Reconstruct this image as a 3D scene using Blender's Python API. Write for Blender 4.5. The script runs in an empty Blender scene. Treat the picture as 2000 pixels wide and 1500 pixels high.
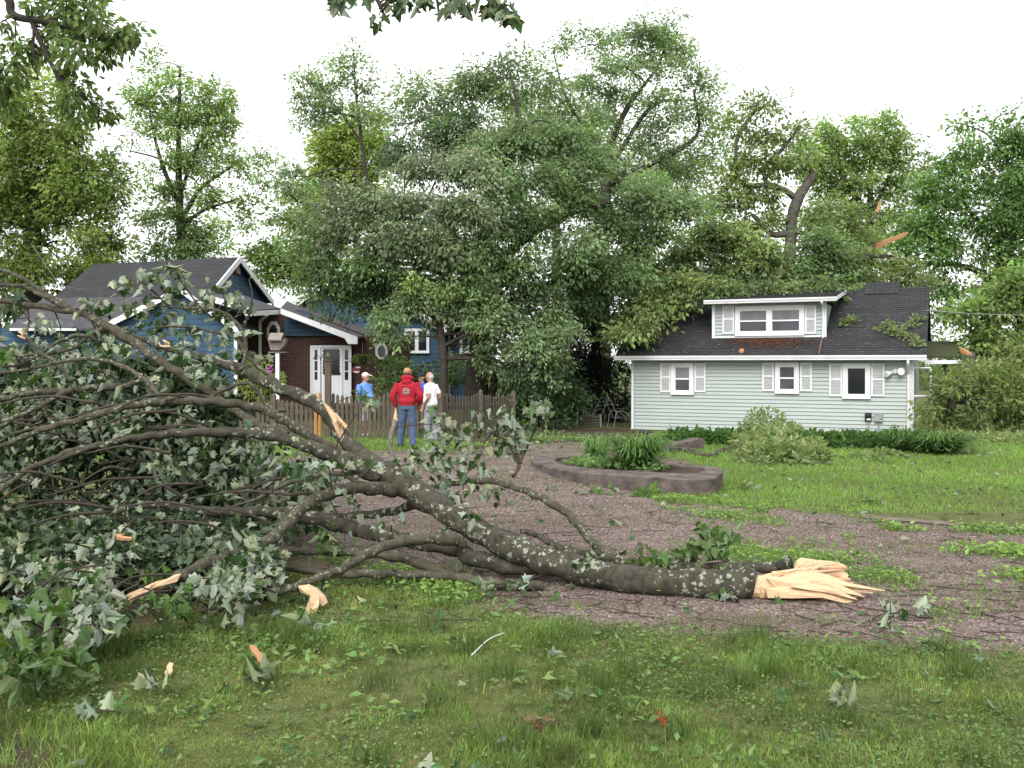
import bpy, math, random
import numpy as np
from mathutils import Vector, Matrix, Euler
random.seed(7); np.random.seed(7)
R = math.radians
SC = bpy.context.scene
COL = SC.collection

# ------------------------------------------------------------------ camera
F = 1850.0; HOR = 708.0; EYE = 1.6          # pixel focal length / horizon row of a 2000x1500 frame
cd = bpy.data.cameras.new('camera'); cam = bpy.data.objects.new('camera', cd); COL.objects.link(cam)
cam.location = (0, 0, EYE); cam.rotation_euler = (R(90), 0, 0)
cd.sensor_width = 36; cd.lens = F / 2000 * 36; cd.shift_y = -(750 - HOR) / 2000
cd.clip_start = .05; cd.clip_end = 2000
SC.camera = cam
# ------------------------------------------------------------------ sky and sun (bright overcast)
w = bpy.data.worlds.new('World'); SC.world = w; w.use_nodes = True
nt = w.node_tree; nt.nodes.clear()
sky = nt.nodes.new('ShaderNodeTexSky'); sky.sky_type = 'NISHITA'; sky.sun_disc = False
SUN_EL, SUN_AZ = 42, 200
sky.sun_elevation = R(SUN_EL); sky.sun_rotation = R(SUN_AZ); sky.air_density = 1.5; sky.dust_density = 6
hs = nt.nodes.new('ShaderNodeHueSaturation'); hs.inputs['Saturation'].default_value = .12
mx = nt.nodes.new('ShaderNodeMixRGB'); mx.inputs[0].default_value = .8; mx.inputs[2].default_value = (9.6, 9.75, 9.9, 1)
bg = nt.nodes.new('ShaderNodeBackground'); bg.inputs['Strength'].default_value = .085
wo = nt.nodes.new('ShaderNodeOutputWorld')
nt.links.new(sky.outputs[0], hs.inputs['Color']); nt.links.new(hs.outputs[0], mx.inputs[1])
nt.links.new(mx.outputs[0], bg.inputs[0]); nt.links.new(bg.outputs[0], wo.inputs[0])
sd = bpy.data.lights.new('sun', 'SUN'); sun = bpy.data.objects.new('sun', sd); COL.objects.link(sun)
sd.energy = 1.5; sd.angle = R(38); sd.color = (1, .97, .93)
sun.rotation_euler = (R(90 - SUN_EL), 0, R(-18))
SC.view_settings.view_transform = 'Standard'; SC.view_settings.look = 'None'
SC.view_settings.exposure = 1.27; SC.view_settings.gamma = 1
SC.cycles.max_bounces = 6; SC.cycles.diffuse_bounces = 3; SC.cycles.transmission_bounces = 3
SC.cycles.transparent_max_bounces = 4
SC.cycles.use_denoising = True; SC.cycles.denoising_prefilter = 'ACCURATE'
SC.cycles.caustics_reflective = False; SC.cycles.caustics_refractive = False

# ------------------------------------------------------------------ helpers
def P(px, py, Y):
    return np.array([(px - 1000) / F * Y, Y, EYE + (HOR - py) / F * Y])

def _hash(ix, iy, s):
    h = (ix * 374761393 + iy * 668265263 + s * 974711) & 0xffffffff
    h = ((h ^ (h >> 13)) * 1274126177) & 0xffffffff
    return ((h ^ (h >> 16)) & 0xffff) / 65535.0
def noise2(x, y, s=0):
    x = np.asarray(x, float); y = np.asarray(y, float)
    ix = np.floor(x).astype(np.int64); iy = np.floor(y).astype(np.int64)
    fx = x - ix; fy = y - iy; fx = fx*fx*(3-2*fx); fy = fy*fy*(3-2*fy)
    a = _hash(ix, iy, s); b = _hash(ix+1, iy, s); c = _hash(ix, iy+1, s); d = _hash(ix+1, iy+1, s)
    return (a*(1-fx)+b*fx)*(1-fy)+(c*(1-fx)+d*fx)*fy
def fbm(x, y, s=0, o=3):
    t = 0; a = .5
    for k in range(o):
        t = t + a*noise2(np.asarray(x)*2**k, np.asarray(y)*2**k, s+k); a *= .5
    return t / (1 - .5**o)
def hz(x, y):
    x = np.asarray(x, float); y = np.asarray(y, float)
    z = -.001*np.clip(y-5, 0, 27.4)**2
    z = z + .2*np.exp(-(((x-.1)/1.1)**2 + ((y-14.2)/1.9)**2))
    z = z + .035*(fbm(x*.7, y*.7, 3)-.5) + .012*(noise2(x*4, y*4, 9)-.5)
    return z
def G(px, py):
    lo, hi = 1.5, 60.0
    for _ in range(40):
        m = (lo+hi)/2
        if EYE+(HOR-py)/F*m - float(hz((px-1000)/F*m, m)) > 0: lo = m
        else: hi = m
    return np.array([(px-1000)/F*lo, lo, float(hz((px-1000)/F*lo, lo))])

class MB:
    def __init__(s): s.V = []; s.Fs = []; s.C = []; s.M = []; s.n = 0; s.col = False
    def add(s, V, faces, col=None, mi=0):
        V = np.asarray(V, float).reshape(-1, 3)
        if isinstance(faces, np.ndarray): faces = [faces]
        else:
            d = {}
            for f in faces: d.setdefault(len(f), []).append(f)
            faces = [np.array(v, np.int64) for v in d.values()]
        for f in faces:
            s.Fs.append(f + s.n); s.M.append(mi)
        s.V.append(V); s.n += len(V)
        if col is None: s.C.append(np.ones((len(V), 4)))
        else:
            s.col = True; c = np.ones((len(V), 4)); c[:, :3] = col; s.C.append(c)
        return s
    def box(s, c, size, rot=0, tilt=None, col=None, mi=0):
        sx, sy, sz = [v/2 for v in size]
        V = np.array([[x, y, z] for x in (-sx, sx) for y in (-sy, sy) for z in (-sz, sz)])
        if tilt is not None: V = V @ np.array(Euler(tilt).to_matrix()).T
        if rot:
            cr, sr = math.cos(rot), math.sin(rot); V = V @ np.array([[cr, sr, 0], [-sr, cr, 0], [0, 0, 1]])
        return s.add(V+np.asarray(c, float), [(0,1,3,2),(4,6,7,5),(0,4,5,1),(2,3,7,6),(0,2,6,4),(1,5,7,3)], col, mi)
    def quad(s, a, b, c, d, mi=0): return s.add([a, b, c, d], [(0, 1, 2, 3)], mi=mi)
    def prism(s, poly, off, mi=0):
        """closed prism: polygon (3-D points, in order) extruded by the vector off"""
        n = len(poly); A = np.asarray(poly, float); B = A+np.asarray(off, float)
        fs = [tuple(range(n)), tuple(range(2*n-1, n-1, -1))]+[(i, n+i, n+(i+1) % n, (i+1) % n) for i in range(n)]
        return s.add(np.vstack([A, B]), fs, mi=mi)
    def tube(s, pts, rad, sides=8, col=None, cap=True, rough=0, mi=0, ell=None):
        pts = np.asarray(pts, float); rad = np.broadcast_to(np.asarray(rad, float), (len(pts),)).copy()
        n = len(pts); T = np.gradient(pts, axis=0); T /= np.linalg.norm(T, axis=1)[:, None]+1e-9
        u = np.array([0, 0, 1.]) if abs(T[0][2]) < .9 else np.array([1., 0, 0])
        a = np.arange(sides)*2*math.pi/sides; V = []
        for i in range(n):
            u = u-T[i]*u.dot(T[i]); u /= np.linalg.norm(u)+1e-9; v = np.cross(T[i], u)
            r = rad[i]*(1+(rough*(np.random.rand(sides)-.5) if rough else 0))
            e = 1 if ell is None else ell
            V.append(pts[i]+np.outer(np.cos(a)*r, u)+np.outer(np.sin(a)*r*e, v))
        V = np.vstack(V); i = np.arange(n-1)[:, None]*sides; j = np.arange(sides)[None]; k = (j+1) % sides
        f = np.stack([i+j, i+k, i+sides+k, i+sides+j], -1).reshape(-1, 4)
        fl = [f]
        V0 = len(V)
        if cap: fl += [np.array([list(range(sides))[::-1]]), np.array([[V0-sides+q for q in range(sides)]])]
        s.n0 = s.n
        for q, ff in enumerate(fl):
            s.Fs.append(ff+s.n); s.M.append(mi)
        s.V.append(V); s.n += len(V); c = np.ones((len(V), 4))
        if col is not None: s.col = True; c[:, :3] = col
        s.C.append(c); return s
    def ellipsoid(s, c, r, nu=12, nv=8, rot=None, col=None, mi=0):
        V = []
        for i in range(nv+1):
            t = math.pi*i/nv
            for j in range(nu):
                p = 2*math.pi*j/nu
                V.append([r[0]*math.sin(t)*math.cos(p), r[1]*math.sin(t)*math.sin(p), r[2]*math.cos(t)])
        V = np.array(V)
        if rot is not None: V = V @ np.array(Euler(rot).to_matrix()).T
        fs = [(i*nu+j, (i+1)*nu+j, (i+1)*nu+(j+1) % nu, i*nu+(j+1) % nu) for i in range(nv) for j in range(nu)]
        return s.add(V+np.asarray(c), np.array(fs), col, mi)
    def build(s, name, mat=None, parent=None, smooth=False, local=False, mats=None):
        me = bpy.data.meshes.new(name)
        V = np.vstack(s.V) if s.V else np.zeros((0, 3))
        if parent is not None and not local: V = V-np.array(parent.matrix_basis.translation if parent.parent is None else (parent.parent.matrix_basis.translation))
        me.vertices.add(len(V)); me.vertices.foreach_set('co', V.astype(np.float32).ravel())
        tot = np.concatenate([np.full(len(f), f.shape[1]) for f in s.Fs]); lp = np.concatenate([f.ravel() for f in s.Fs])
        me.loops.add(len(lp)); me.loops.foreach_set('vertex_index', lp.astype(np.int32))
        me.polygons.add(len(tot)); st = np.concatenate([[0], np.cumsum(tot)[:-1]])
        me.polygons.foreach_set('loop_start', st.astype(np.int32))
        me.polygons.foreach_set('use_smooth', np.full(len(tot), bool(smooth)))
        for m in (mats or [mat]): me.materials.append(m)
        if mats: me.polygons.foreach_set('material_index', np.concatenate([np.full(len(f), q) for f, q in zip(s.Fs, s.M)]).astype(np.int32))
        me.update(calc_edges=True)
        if s.col:
            at = me.attributes.new('tint', 'FLOAT_COLOR', 'POINT'); at.data.foreach_set('color', np.vstack(s.C).astype(np.float32).ravel())
        o = bpy.data.objects.new(name, me); COL.objects.link(o)
        if parent is not None: o.parent = parent
        return o

def tag(o, label=None, cat=None, group=None, kind=None):
    if label: o['label'] = label
    if cat: o['category'] = cat
    if group: o['group'] = group
    if kind: o['kind'] = kind
    return o
def thing(name, label, cat, loc=(0, 0, 0), rz=0, group=None):
    o = bpy.data.objects.new(name, None); COL.objects.link(o)
    o.location = loc; o.rotation_euler = (0, 0, rz); o.empty_display_size = .2
    return tag(o, label, cat, group)

def spline(pts, step=6):
    """Catmull-Rom through rows of any width"""
    p = np.asarray(pts, float)
    p = np.vstack([2*p[0]-p[1], p, 2*p[-1]-p[-2]]); out = []
    for i in range(1, len(p)-2):
        for k in range(step):
            t = k/step
            out.append(.5*(2*p[i]+(p[i+1]-p[i-1])*t+(2*p[i-1]-5*p[i]+4*p[i+1]-p[i+2])*t*t+(3*p[i]-p[i-1]-3*p[i+1]+p[i+2])*t**3))
    out.append(p[-2]); return np.array(out)
def pxpath(rows, step=6):
    """rows (px, py, Y, radius px) -> world points and radii"""
    q = spline(rows, step)
    pts = np.array([P(a, b, c) for a, b, c, d in q]); return pts, np.maximum(q[:, 3], .4)*q[:, 2]/F
def rdir(n):
    v = np.random.normal(size=(n, 3)); return v/np.linalg.norm(v, axis=1)[:, None]
def unit(v): return v/(np.linalg.norm(v, axis=-1, keepdims=True)+1e-9)

# ------------------------------------------------------------------ materials
def new_mat(name):
    m = bpy.data.materials.new(name); m.use_nodes = True
    return m, m.node_tree, m.node_tree.nodes['Principled BSDF']
def N(nt, t, **kw):
    n = nt.nodes.new(t)
    for k, v in kw.items(): setattr(n, k, v)
    return n
def rgb(c): return (c[0], c[1], c[2], 1)
def coords(nt, scale=(1, 1, 1)):
    tc = N(nt, 'ShaderNodeTexCoord'); mp = N(nt, 'ShaderNodeMapping'); mp.inputs['Scale'].default_value = scale
    nt.links.new(tc.outputs['Object'], mp.inputs[0]); return mp.outputs[0]
def nz(nt, vec, scale, detail=4, rough=.6):
    n = N(nt, 'ShaderNodeTexNoise'); n.inputs['Scale'].default_value = scale; n.inputs['Detail'].default_value = detail
    n.inputs['Roughness'].default_value = rough
    if vec is not None: nt.links.new(vec, n.inputs['Vector'])
    return n.outputs['Fac']
def ramp(nt, fac, stops):
    r = N(nt, 'ShaderNodeValToRGB'); nt.links.new(fac, r.inputs[0]); e = r.color_ramp.elements
    while len(e) < len(stops): e.new(.5)
    for q, (p, c) in zip(e, stops): q.position = p; q.color = rgb(c) if len(c) == 3 else c
    return r.outputs[0]
def mixc(nt, fac, a, b, mode='MIX'):
    m = N(nt, 'ShaderNodeMixRGB'); m.blend_type = mode
    for s, v in ((0, fac), (1, a), (2, b)):
        if hasattr(v, 'is_linked'): nt.links.new(v, m.inputs[s])
        else: m.inputs[s].default_value = v if s == 0 else rgb(v)
    return m.outputs[0]
def bump(nt, b, h, strength, dist=.02):
    n = N(nt, 'ShaderNodeBump'); n.inputs['Strength'].default_value = strength; n.inputs['Distance'].default_value = dist
    nt.links.new(h, n.inputs['Height']); nt.links.new(n.outputs[0], b.inputs['Normal'])
def simple(name, c1, c2=None, scale=6, rough=.6, bmp=0, stretch=(1, 1, 1), metal=0, spec=.3):
    m, nt, b = new_mat(name); b.inputs['Roughness'].default_value = rough; b.inputs['Metallic'].default_value = metal
    b.inputs['Specular IOR Level'].default_value = spec
    c2 = c2 or tuple(x*.8 for x in c1); v = coords(nt, stretch); f = nz(nt, v, scale, 5)
    nt.links.new(ramp(nt, f, [(.3, c2), (.7, c1)]), b.inputs['Base Color'])
    if bmp: bump(nt, b, f, bmp)
    return m
def leaf_mat(name, top, under, trans=.25, rough=.45, spec=.35):
    m, nt, b = new_mat(name); L = nt.links
    at = N(nt, 'ShaderNodeAttribute'); at.attribute_name = 'tint'; g = N(nt, 'ShaderNodeNewGeometry')
    c = mixc(nt, g.outputs['Backfacing'], top, under); c = mixc(nt, 1.0, c, at.outputs['Color'], 'MULTIPLY')
    L.new(c, b.inputs['Base Color']); b.inputs['Roughness'].default_value = rough; b.inputs['Specular IOR Level'].default_value = spec
    t = N(nt, 'ShaderNodeBsdfTranslucent'); tc = mixc(nt, 1.0, c, (1.15, 1.5, .6), 'MULTIPLY'); L.new(tc, t.inputs[0])
    ms = N(nt, 'ShaderNodeMixShader'); ms.inputs[0].default_value = trans
    L.new(b.outputs[0], ms.inputs[1]); L.new(t.outputs[0], ms.inputs[2]); L.new(ms.outputs[0], nt.nodes['Material Output'].inputs[0])
    return m
def bark_mat(name, dark, light, lichen=None, amount=.5, scale=1., spots=18):
    m, nt, b = new_mat(name); L = nt.links; v = coords(nt); b.inputs['Roughness'].default_value = .85
    b.inputs['Specular IOR Level'].default_value = .2
    f = nz(nt, v, 14*scale, 6, .7); c = ramp(nt, f, [(.3, dark), (.75, light)])
    fine = nz(nt, v, 60*scale, 4)
    if lichen:
        vo = N(nt, 'ShaderNodeTexVoronoi'); vo.inputs['Scale'].default_value = spots
        wv = N(nt, 'ShaderNodeVectorMath', operation='ADD'); wn = N(nt, 'ShaderNodeTexNoise'); wn.inputs['Scale'].default_value = 40
        sc_ = N(nt, 'ShaderNodeVectorMath', operation='SCALE'); sc_.inputs['Scale'].default_value = .05
        L.new(v, wn.inputs['Vector']); L.new(wn.outputs['Color'], sc_.inputs[0]); L.new(v, wv.inputs[0]); L.new(sc_.outputs[0], wv.inputs[1])
        L.new(wv.outputs[0], vo.inputs['Vector'])
        se = N(nt, 'ShaderNodeSeparateColor'); L.new(vo.outputs['Color'], se.inputs[0])
        th = N(nt, 'ShaderNodeMath', operation='MULTIPLY'); th.inputs[1].default_value = amount; L.new(se.outputs[0], th.inputs[0])
        lt = N(nt, 'ShaderNodeMath', operation='LESS_THAN'); L.new(vo.outputs['Distance'], lt.inputs[0]); L.new(th.outputs[0], lt.inputs[1])
        big = nz(nt, v, 3.5, 3); bm = N(nt, 'ShaderNodeMath', operation='GREATER_THAN'); bm.inputs[1].default_value = .49; L.new(big, bm.inputs[0])
        mu = N(nt, 'ShaderNodeMath', operation='MULTIPLY'); L.new(lt.outputs[0], mu.inputs[0]); L.new(bm.outputs[0], mu.inputs[1])
        lc = ramp(nt, fine, [(.3, tuple(x*.55 for x in lichen)), (.65, lichen)])
        c = mixc(nt, mu.outputs[0], c, lc)
    L.new(c, b.inputs['Base Color']); bump(nt, b, f, .6, .015)
    return m
def brick_like(name, c1, c2, mortar, bw, bh, ms=.02, plane='xz', rough=.8, noise=None, bmp=.4):
    m, nt, b = new_mat(name); L = nt.links; tc = N(nt, 'ShaderNodeTexCoord'); sp = N(nt, 'ShaderNodeSeparateXYZ'); L.new(tc.outputs['Object'], sp.inputs[0])
    cb = N(nt, 'ShaderNodeCombineXYZ'); L.new(sp.outputs[0], cb.inputs[0]); L.new(sp.outputs[2 if plane == 'xz' else 1], cb.inputs[1])
    br = N(nt, 'ShaderNodeTexBrick'); L.new(cb.outputs[0], br.inputs['Vector']); br.inputs['Scale'].default_value = 1
    br.inputs['Brick Width'].default_value = bw; br.inputs['Row Height'].default_value = bh; br.inputs['Mortar Size'].default_value = ms
    br.inputs['Color1'].default_value = rgb(c1); br.inputs['Color2'].default_value = rgb(c2); br.inputs['Mortar'].default_value = rgb(mortar)
    f = nz(nt, tc.outputs['Object'], 2.5, 5); c = mixc(nt, .5, br.outputs['Color'], ramp(nt, f, [(.3, (.55,)*3), (.7, (1.25,)*3)]), 'MULTIPLY')
    f2 = nz(nt, tc.outputs['Object'], 60, 2); c = mixc(nt, .35, c, ramp(nt, f2, [(.35, (.5,)*3), (.65, (1.5,)*3)]), 'MULTIPLY')
    if noise:
        f3 = nz(nt, tc.outputs['Object'], noise[1], 5); c = mixc(nt, ramp(nt, f3, [(noise[2], (0, 0, 0)), (noise[2]+.08, (1, 1, 1))]), c, noise[0])
    L.new(c, b.inputs['Base Color']); b.inputs['Roughness'].default_value = rough; b.inputs['Specular IOR Level'].default_value = .2
    bump(nt, b, br.outputs['Fac'], -bmp, .01); return m

M = {}
M['white'] = simple('white_paint', (.66, .66, .68), (.56, .56, .58), 3, .5)
M['trim_dirty'] = simple('weathered_white', (.6, .6, .58), (.45, .45, .43), 5, .6)
M['siding'] = simple('mint_vinyl_siding', (.325, .368, .352), (.285, .325, .308), 1.2, .5, stretch=(.5, .5, 3))
M['shutter'] = simple('white_shutter', (.64, .645, .66), (.56, .565, .58), 4, .55)
M['shingle'] = brick_like('charcoal_shingles', (.029, .029, .032), (.040, .040, .044), (.017, .017, .018), .33, .145, .012, 'xy', .85)
M['shingle_grey'] = brick_like('grey_shingles', (.055, .053, .06), (.082, .078, .086), (.03, .03, .034), .33, .15, .012, 'xy', .85)
M['moss'] = simple('mossy_shingles', (.055, .062, .022), (.03, .03, .02), 9, .9, .3)
M['blue'] = simple('blue_clapboard', (.045, .115, .195), (.035, .095, .165), 2, .55, stretch=(.4, .4, 4))
M['brick'] = brick_like('red_brick', (.062, .02, .016), (.036, .013, .012), (.10, .08, .07), .22, .075, .008, 'xz', .85, noise=((.36, .31, .28), 9, .68))
M['door'] = simple('white_door', (.62, .63, .66), (.56, .57, .6), 3, .4)
def glass(name, c, rough=.08):
    m, nt, b = new_mat(name); b.inputs['Roughness'].default_value = rough; b.inputs['Specular IOR Level'].default_value = .5
    v = coords(nt, (1, 1, 1)); f = nz(nt, v, 1.4, 2); nt.links.new(ramp(nt, f, [(.35, tuple(x*.6 for x in c)), (.65, c)]), b.inputs['Base Color']); return m
M['glass'] = glass('dark_window_glass', (.016, .017, .02))
M['glass_blind'] = glass('window_glass_with_blind', (.15, .16, .165), .12)
M['glass_screen'] = glass('screened_window_glass', (.055, .057, .07), .35)
M['fence'] = simple('weathered_fence_wood', (.115, .095, .07), (.055, .046, .034), 7, .85, .3, (3, 3, .5))
M['fence_new'] = simple('fresh_orange_wood', (.42, .2, .07), (.3, .14, .05), 6, .7, .2, (3, 3, .5))
M['metal'] = simple('pale_tube_metal', (.2, .2, .2), (.14, .14, .14), 8, .5)
M['grey_metal'] = simple('grey_box_metal', (.28, .29, .31), (.22, .23, .25), 6, .5)
M['black'] = simple('black_plastic', (.02, .02, .022), (.012, .012, .013), 8, .5)
M['wire'] = simple('wire', (.25, .25, .25), (.2, .2, .2), 4, .6)
M['concrete'] = simple('brown_stained_concrete', (.145, .115, .103), (.03, .025, .022), 5, .9, 1.)
M['soil'] = simple('dark_soil', (.075, .052, .036), (.025, .018, .013), 14, .95, 1.)
M['edging'] = simple('grey_timber', (.16, .13, .11), (.08, .065, .055), 6, .9, .4, (.6, 3, 3))
M['bark'] = bark_mat('maple_bark', (.015, .0135, .010), (.088, .081, .060), (.25, .28, .205), .56, 1, 27)
M['bark_thin'] = bark_mat('maple_branch_bark', (.024, .021, .015), (.098, .09, .063), (.19, .21, .15), .5, 1.3, 36)
M['grey_twig'] = simple('grey_twig_bark', (.17, .155, .13), (.08, .07, .06), 18, .85)
M['twig'] = simple('twig_bark', (.062, .05, .036), (.026, .022, .017), 20, .85)
M['trunk'] = bark_mat('tree_bark', (.018, .015, .012), (.065, .055, .045), None, scale=.4)
M['trunk_pale'] = bark_mat('pale_oak_bark', (.04, .036, .03), (.12, .11, .092), None, scale=.5)
def wood_mat(name, a, b_, c):
    m, nt, b = new_mat(name); v = coords(nt, (1.2, 22, 22)); f = nz(nt, v, 5, 6, .7); b.inputs['Roughness'].default_value = .7
    nt.links.new(ramp(nt, f, [(.25, a), (.5, b_), (.75, c)]), b.inputs['Base Color']); bump(nt, b, f, .7, .01); return m
M['wood'] = wood_mat('fresh_split_wood', (.38, .22, .115), (.55, .38, .225), (.66, .50, .335))
M['wood_orange'] = wood_mat('orange_split_wood', (.24, .10, .045), (.38, .19, .09), (.48, .28, .15))
L_ = leaf_mat
M['leaf_near'] = L_('maple_leaf', (.045, .088, .026), (.225, .26, .185), .2, .45, .35)
M['leaf_fresh'] = L_('fresh_maple_leaf', (.085, .15, .040), (.13, .185, .08), .3, .5, .3)
M['leaf_olive'] = L_('olive_leaf', (.125, .16, .045), (.15, .18, .065), .45, .45, .3)
M['leaf_light'] = L_('light_green_leaf', (.155, .205, .075), (.175, .225, .095), .45, .45, .3)
M['leaf_yellow'] = L_('yellow_green_leaf', (.195, .23, .068), (.20, .235, .08), .45, .45, .3)
M['leaf_mid'] = L_('mid_green_leaf', (.085, .135, .052), (.16, .20, .105), .35, .45, .35)
M['leaf_silver'] = L_('silvery_turned_leaf', (.085, .115, .055), (.30, .315, .235), .15, .45, .35)
M['leaf_grey'] = L_('grey_green_leaf', (.125, .175, .085), (.205, .245, .15), .38, .45, .35)
M['leaf_deep'] = L_('deep_green_leaf', (.046, .08, .036), (.085, .12, .06), .28, .45, .35)
M['leaf_bright'] = L_('bright_green_leaf', (.10, .17, .055), (.13, .195, .075), .4, .45, .3)
M['leaf_roof'] = L_('wilting_oak_leaf', (.118, .155, .054), (.20, .225, .115), .35, .45, .3)
M['leaf_brush'] = L_('brush_heap_leaf', (.12, .155, .05), (.19, .215, .095), .35, .45, .3)
M['leaf_inner_shade'] = L_('shade_darkened_maple_leaf', (.026, .05, .018), (.06, .085, .045), .1, .5, .25)  # maple leaf darkened on both sides to paint shade inside the crown
M['leaf_blade'] = L_('strap_leaf', (.055, .115, .028), (.075, .135, .04), .3, .6, .12)
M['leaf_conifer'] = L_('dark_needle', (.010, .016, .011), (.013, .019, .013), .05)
M['grass'] = L_('grass_blade', (.112, .172, .052), (.12, .18, .056), .38, .5, .25)
M['clover'] = L_('clover_leaf', (.10, .16, .048), (.115, .17, .056), .3, .5, .25)

# ------------------------------------------------------------------ ground
def poly_px(pts): return np.array([G(a, b)[:2] for a, b in pts])
def sdist(x, y, poly):
    """signed distance, positive inside"""
    p = np.stack([x.ravel(), y.ravel()], 1); d = np.full(len(p), 1e9); ins = np.zeros(len(p), bool)
    for a, b in zip(poly, np.roll(poly, -1, 0)):
        e = b-a; t = np.clip(((p-a)@e)/(e@e+1e-12), 0, 1); d = np.minimum(d, np.hypot(*(p-a-t[:, None]*e).T))
        c = ((a[1] <= p[:, 1]) != (b[1] <= p[:, 1]))
        with np.errstate(divide='ignore', invalid='ignore'):
            xi = a[0]+(p[:, 1]-a[1])/(b[1]-a[1])*e[0]
        ins ^= c & (p[:, 0] < xi)
    return (np.where(ins, d, -d)).reshape(x.shape)
GRAVEL = poly_px([(545, 1075), (640, 1108), (760, 1132), (870, 1165), (1000, 1192), (1200, 1226), (1400, 1243), (1750, 1262), (2100, 1282), (2600, 1310),
                  (2600, 1075), (2000, 1042), (1700, 1014), (1560, 1002), (1410, 988), (1300, 978), (1240, 968), (1420, 925), (1290, 890), (1240, 872),
                  (1180, 862), (1060, 866), (880, 882), (700, 879), (560, 900), (480, 1000)])
DIRT = poly_px([(860, 846), (1060, 836), (1240, 838), (1330, 858), (1290, 872), (1240, 876), (1060, 872), (880, 884)])
DIRT2 = poly_px([(-60, 1420), (60, 1425), (150, 1460), (190, 1520), (-60, 1560)])
PAINTED_SHADE = poly_px([(-200, 1000), (300, 1000), (560, 1080), (600, 1150), (430, 1200), (250, 1240), (60, 1290), (-200, 1300)])  # shade under the fallen crown, painted into the ground as soil colour
def masks(x, y):
    wob = .35*(fbm(x*1.1, y*1.1, 21, 4)-.5)+.22*(fbm(x*5, y*5, 27, 3)-.5)
    k = np.clip(y/7, .6, 3)
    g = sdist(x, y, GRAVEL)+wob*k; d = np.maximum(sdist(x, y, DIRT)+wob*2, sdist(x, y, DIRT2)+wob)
    d = np.maximum(d, (sdist(x, y, PAINTED_SHADE)+wob)*.8-.1)
    return g, d
def axis(segs):
    out = []
    for a, b, st in segs: out += list(np.arange(a, b-1e-6, st))
    return np.array(out+[segs[-1][1]])
gx = axis([(-300, -60, 40), (-60, -16, 4), (-16, -5, .5), (-5, 8, .06), (8, 16, .25), (16, 60, 4), (60, 300, 40)])
gy = axis([(-40, 2, 3), (2, 3, .25), (3, 14, .06), (14, 36, .16), (36, 60, 2), (60, 900, 60)])
X, Yg = np.meshgrid(gx, gy); Z = hz(X, Yg)
gm, dm = masks(X, Yg)
gmask = np.clip(.5+gm/.22, 0, 1); dmask = np.clip(.5+dm/.4, 0, 1)
ground_m, gnt, gb = new_mat('ground_soil_gravel')
def _gm():
    nt, b, L = gnt, gb, gnt.links
    at = N(nt, 'ShaderNodeAttribute'); at.attribute_name = 'tint'; se = N(nt, 'ShaderNodeSeparateColor'); L.new(at.outputs['Color'], se.inputs[0])
    v = coords(nt)
    n1 = nz(nt, v, 3, 6); n2 = nz(nt, v, 60, 4, .75); n3 = nz(nt, v, 9, 5)
    vo = N(nt, 'ShaderNodeTexVoronoi'); vo.inputs['Scale'].default_value = 70; L.new(v, vo.inputs['Vector'])
    sv = N(nt, 'ShaderNodeSeparateColor'); L.new(vo.outputs['Color'], sv.inputs[0])
    gr = ramp(nt, sv.outputs[0], [(0, (.06, .044, .038)), (.4, (.142, .108, .096)), (.8, (.225, .178, .162)), (1, (.38, .33, .305))])
    gr = mixc(nt, .55, gr, ramp(nt, n1, [(.3, (.62, .56, .55)), (.7, (1.25, 1.15, 1.16))]), 'MULTIPLY')
    gr = mixc(nt, .5, gr, ramp(nt, n2, [(.3, (.5, .5, .5)), (.7, (1.4, 1.4, 1.4))]), 'MULTIPLY')
    mp_ = N(nt, 'ShaderNodeMapping'); mp_.inputs['Scale'].default_value = (.35, 1.1, 1); mp_.inputs['Rotation'].default_value = (0, 0, .25); L.new(v, mp_.inputs[0]); mo = nz(nt, mp_.outputs[0], 1.3, 5, .65)
    gr = mixc(nt, ramp(nt, mo, [(.46, (0, 0, 0)), (.66, (.85, .85, .85))]), gr, ramp(nt, n2, [(.3, (.04, .038, .018)), (.6, (.10, .092, .045)), (.8, (.19, .165, .10))]))
    gs = ramp(nt, n3, [(.3, (.06, .065, .024)), (.5, (.095, .11, .036)), (.62, (.12, .125, .05)), (.75, (.14, .11, .065))])
    gs = mixc(nt, .5, gs, ramp(nt, n2, [(.3, (.45, .45, .45)), (.7, (1.4, 1.4, 1.3))]), 'MULTIPLY')
    di = ramp(nt, n2, [(.25, (.02, .015, .011)), (.55, (.07, .048, .034)), (.8, (.13, .1, .075))])
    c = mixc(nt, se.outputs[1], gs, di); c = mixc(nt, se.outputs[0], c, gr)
    L.new(c, b.inputs['Base Color']); b.inputs['Roughness'].default_value = .92; b.inputs['Specular IOR Level'].default_value = .15
    mu = N(nt, 'ShaderNodeMath', operation='ADD'); L.new(vo.outputs['Distance'], mu.inputs[0]); L.new(n2, mu.inputs[1]); bump(nt, b, mu.outputs[0], .7, .018)
_gm()
nxg = len(gx); idx = np.arange(len(gy)*nxg).reshape(len(gy), nxg)
quads = np.stack([idx[:-1, :-1], idx[:-1, 1:], idx[1:, 1:], idx[1:, :-1]], -1).reshape(-1, 4)
gcen = (gmask[:-1, :-1]+gmask[1:, 1:]).ravel()/2
GV = np.stack([X.ravel(), Yg.ravel(), Z.ravel()], 1); GC = np.stack([gmask.ravel(), dmask.ravel(), 0*gmask.ravel()], 1)
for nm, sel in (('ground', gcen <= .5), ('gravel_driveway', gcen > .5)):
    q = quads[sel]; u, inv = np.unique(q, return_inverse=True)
    o = MB().add(GV[u], inv.reshape(-1, 4), GC[u]).build(nm, ground_m, smooth=True); tag(o, kind='structure')

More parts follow.
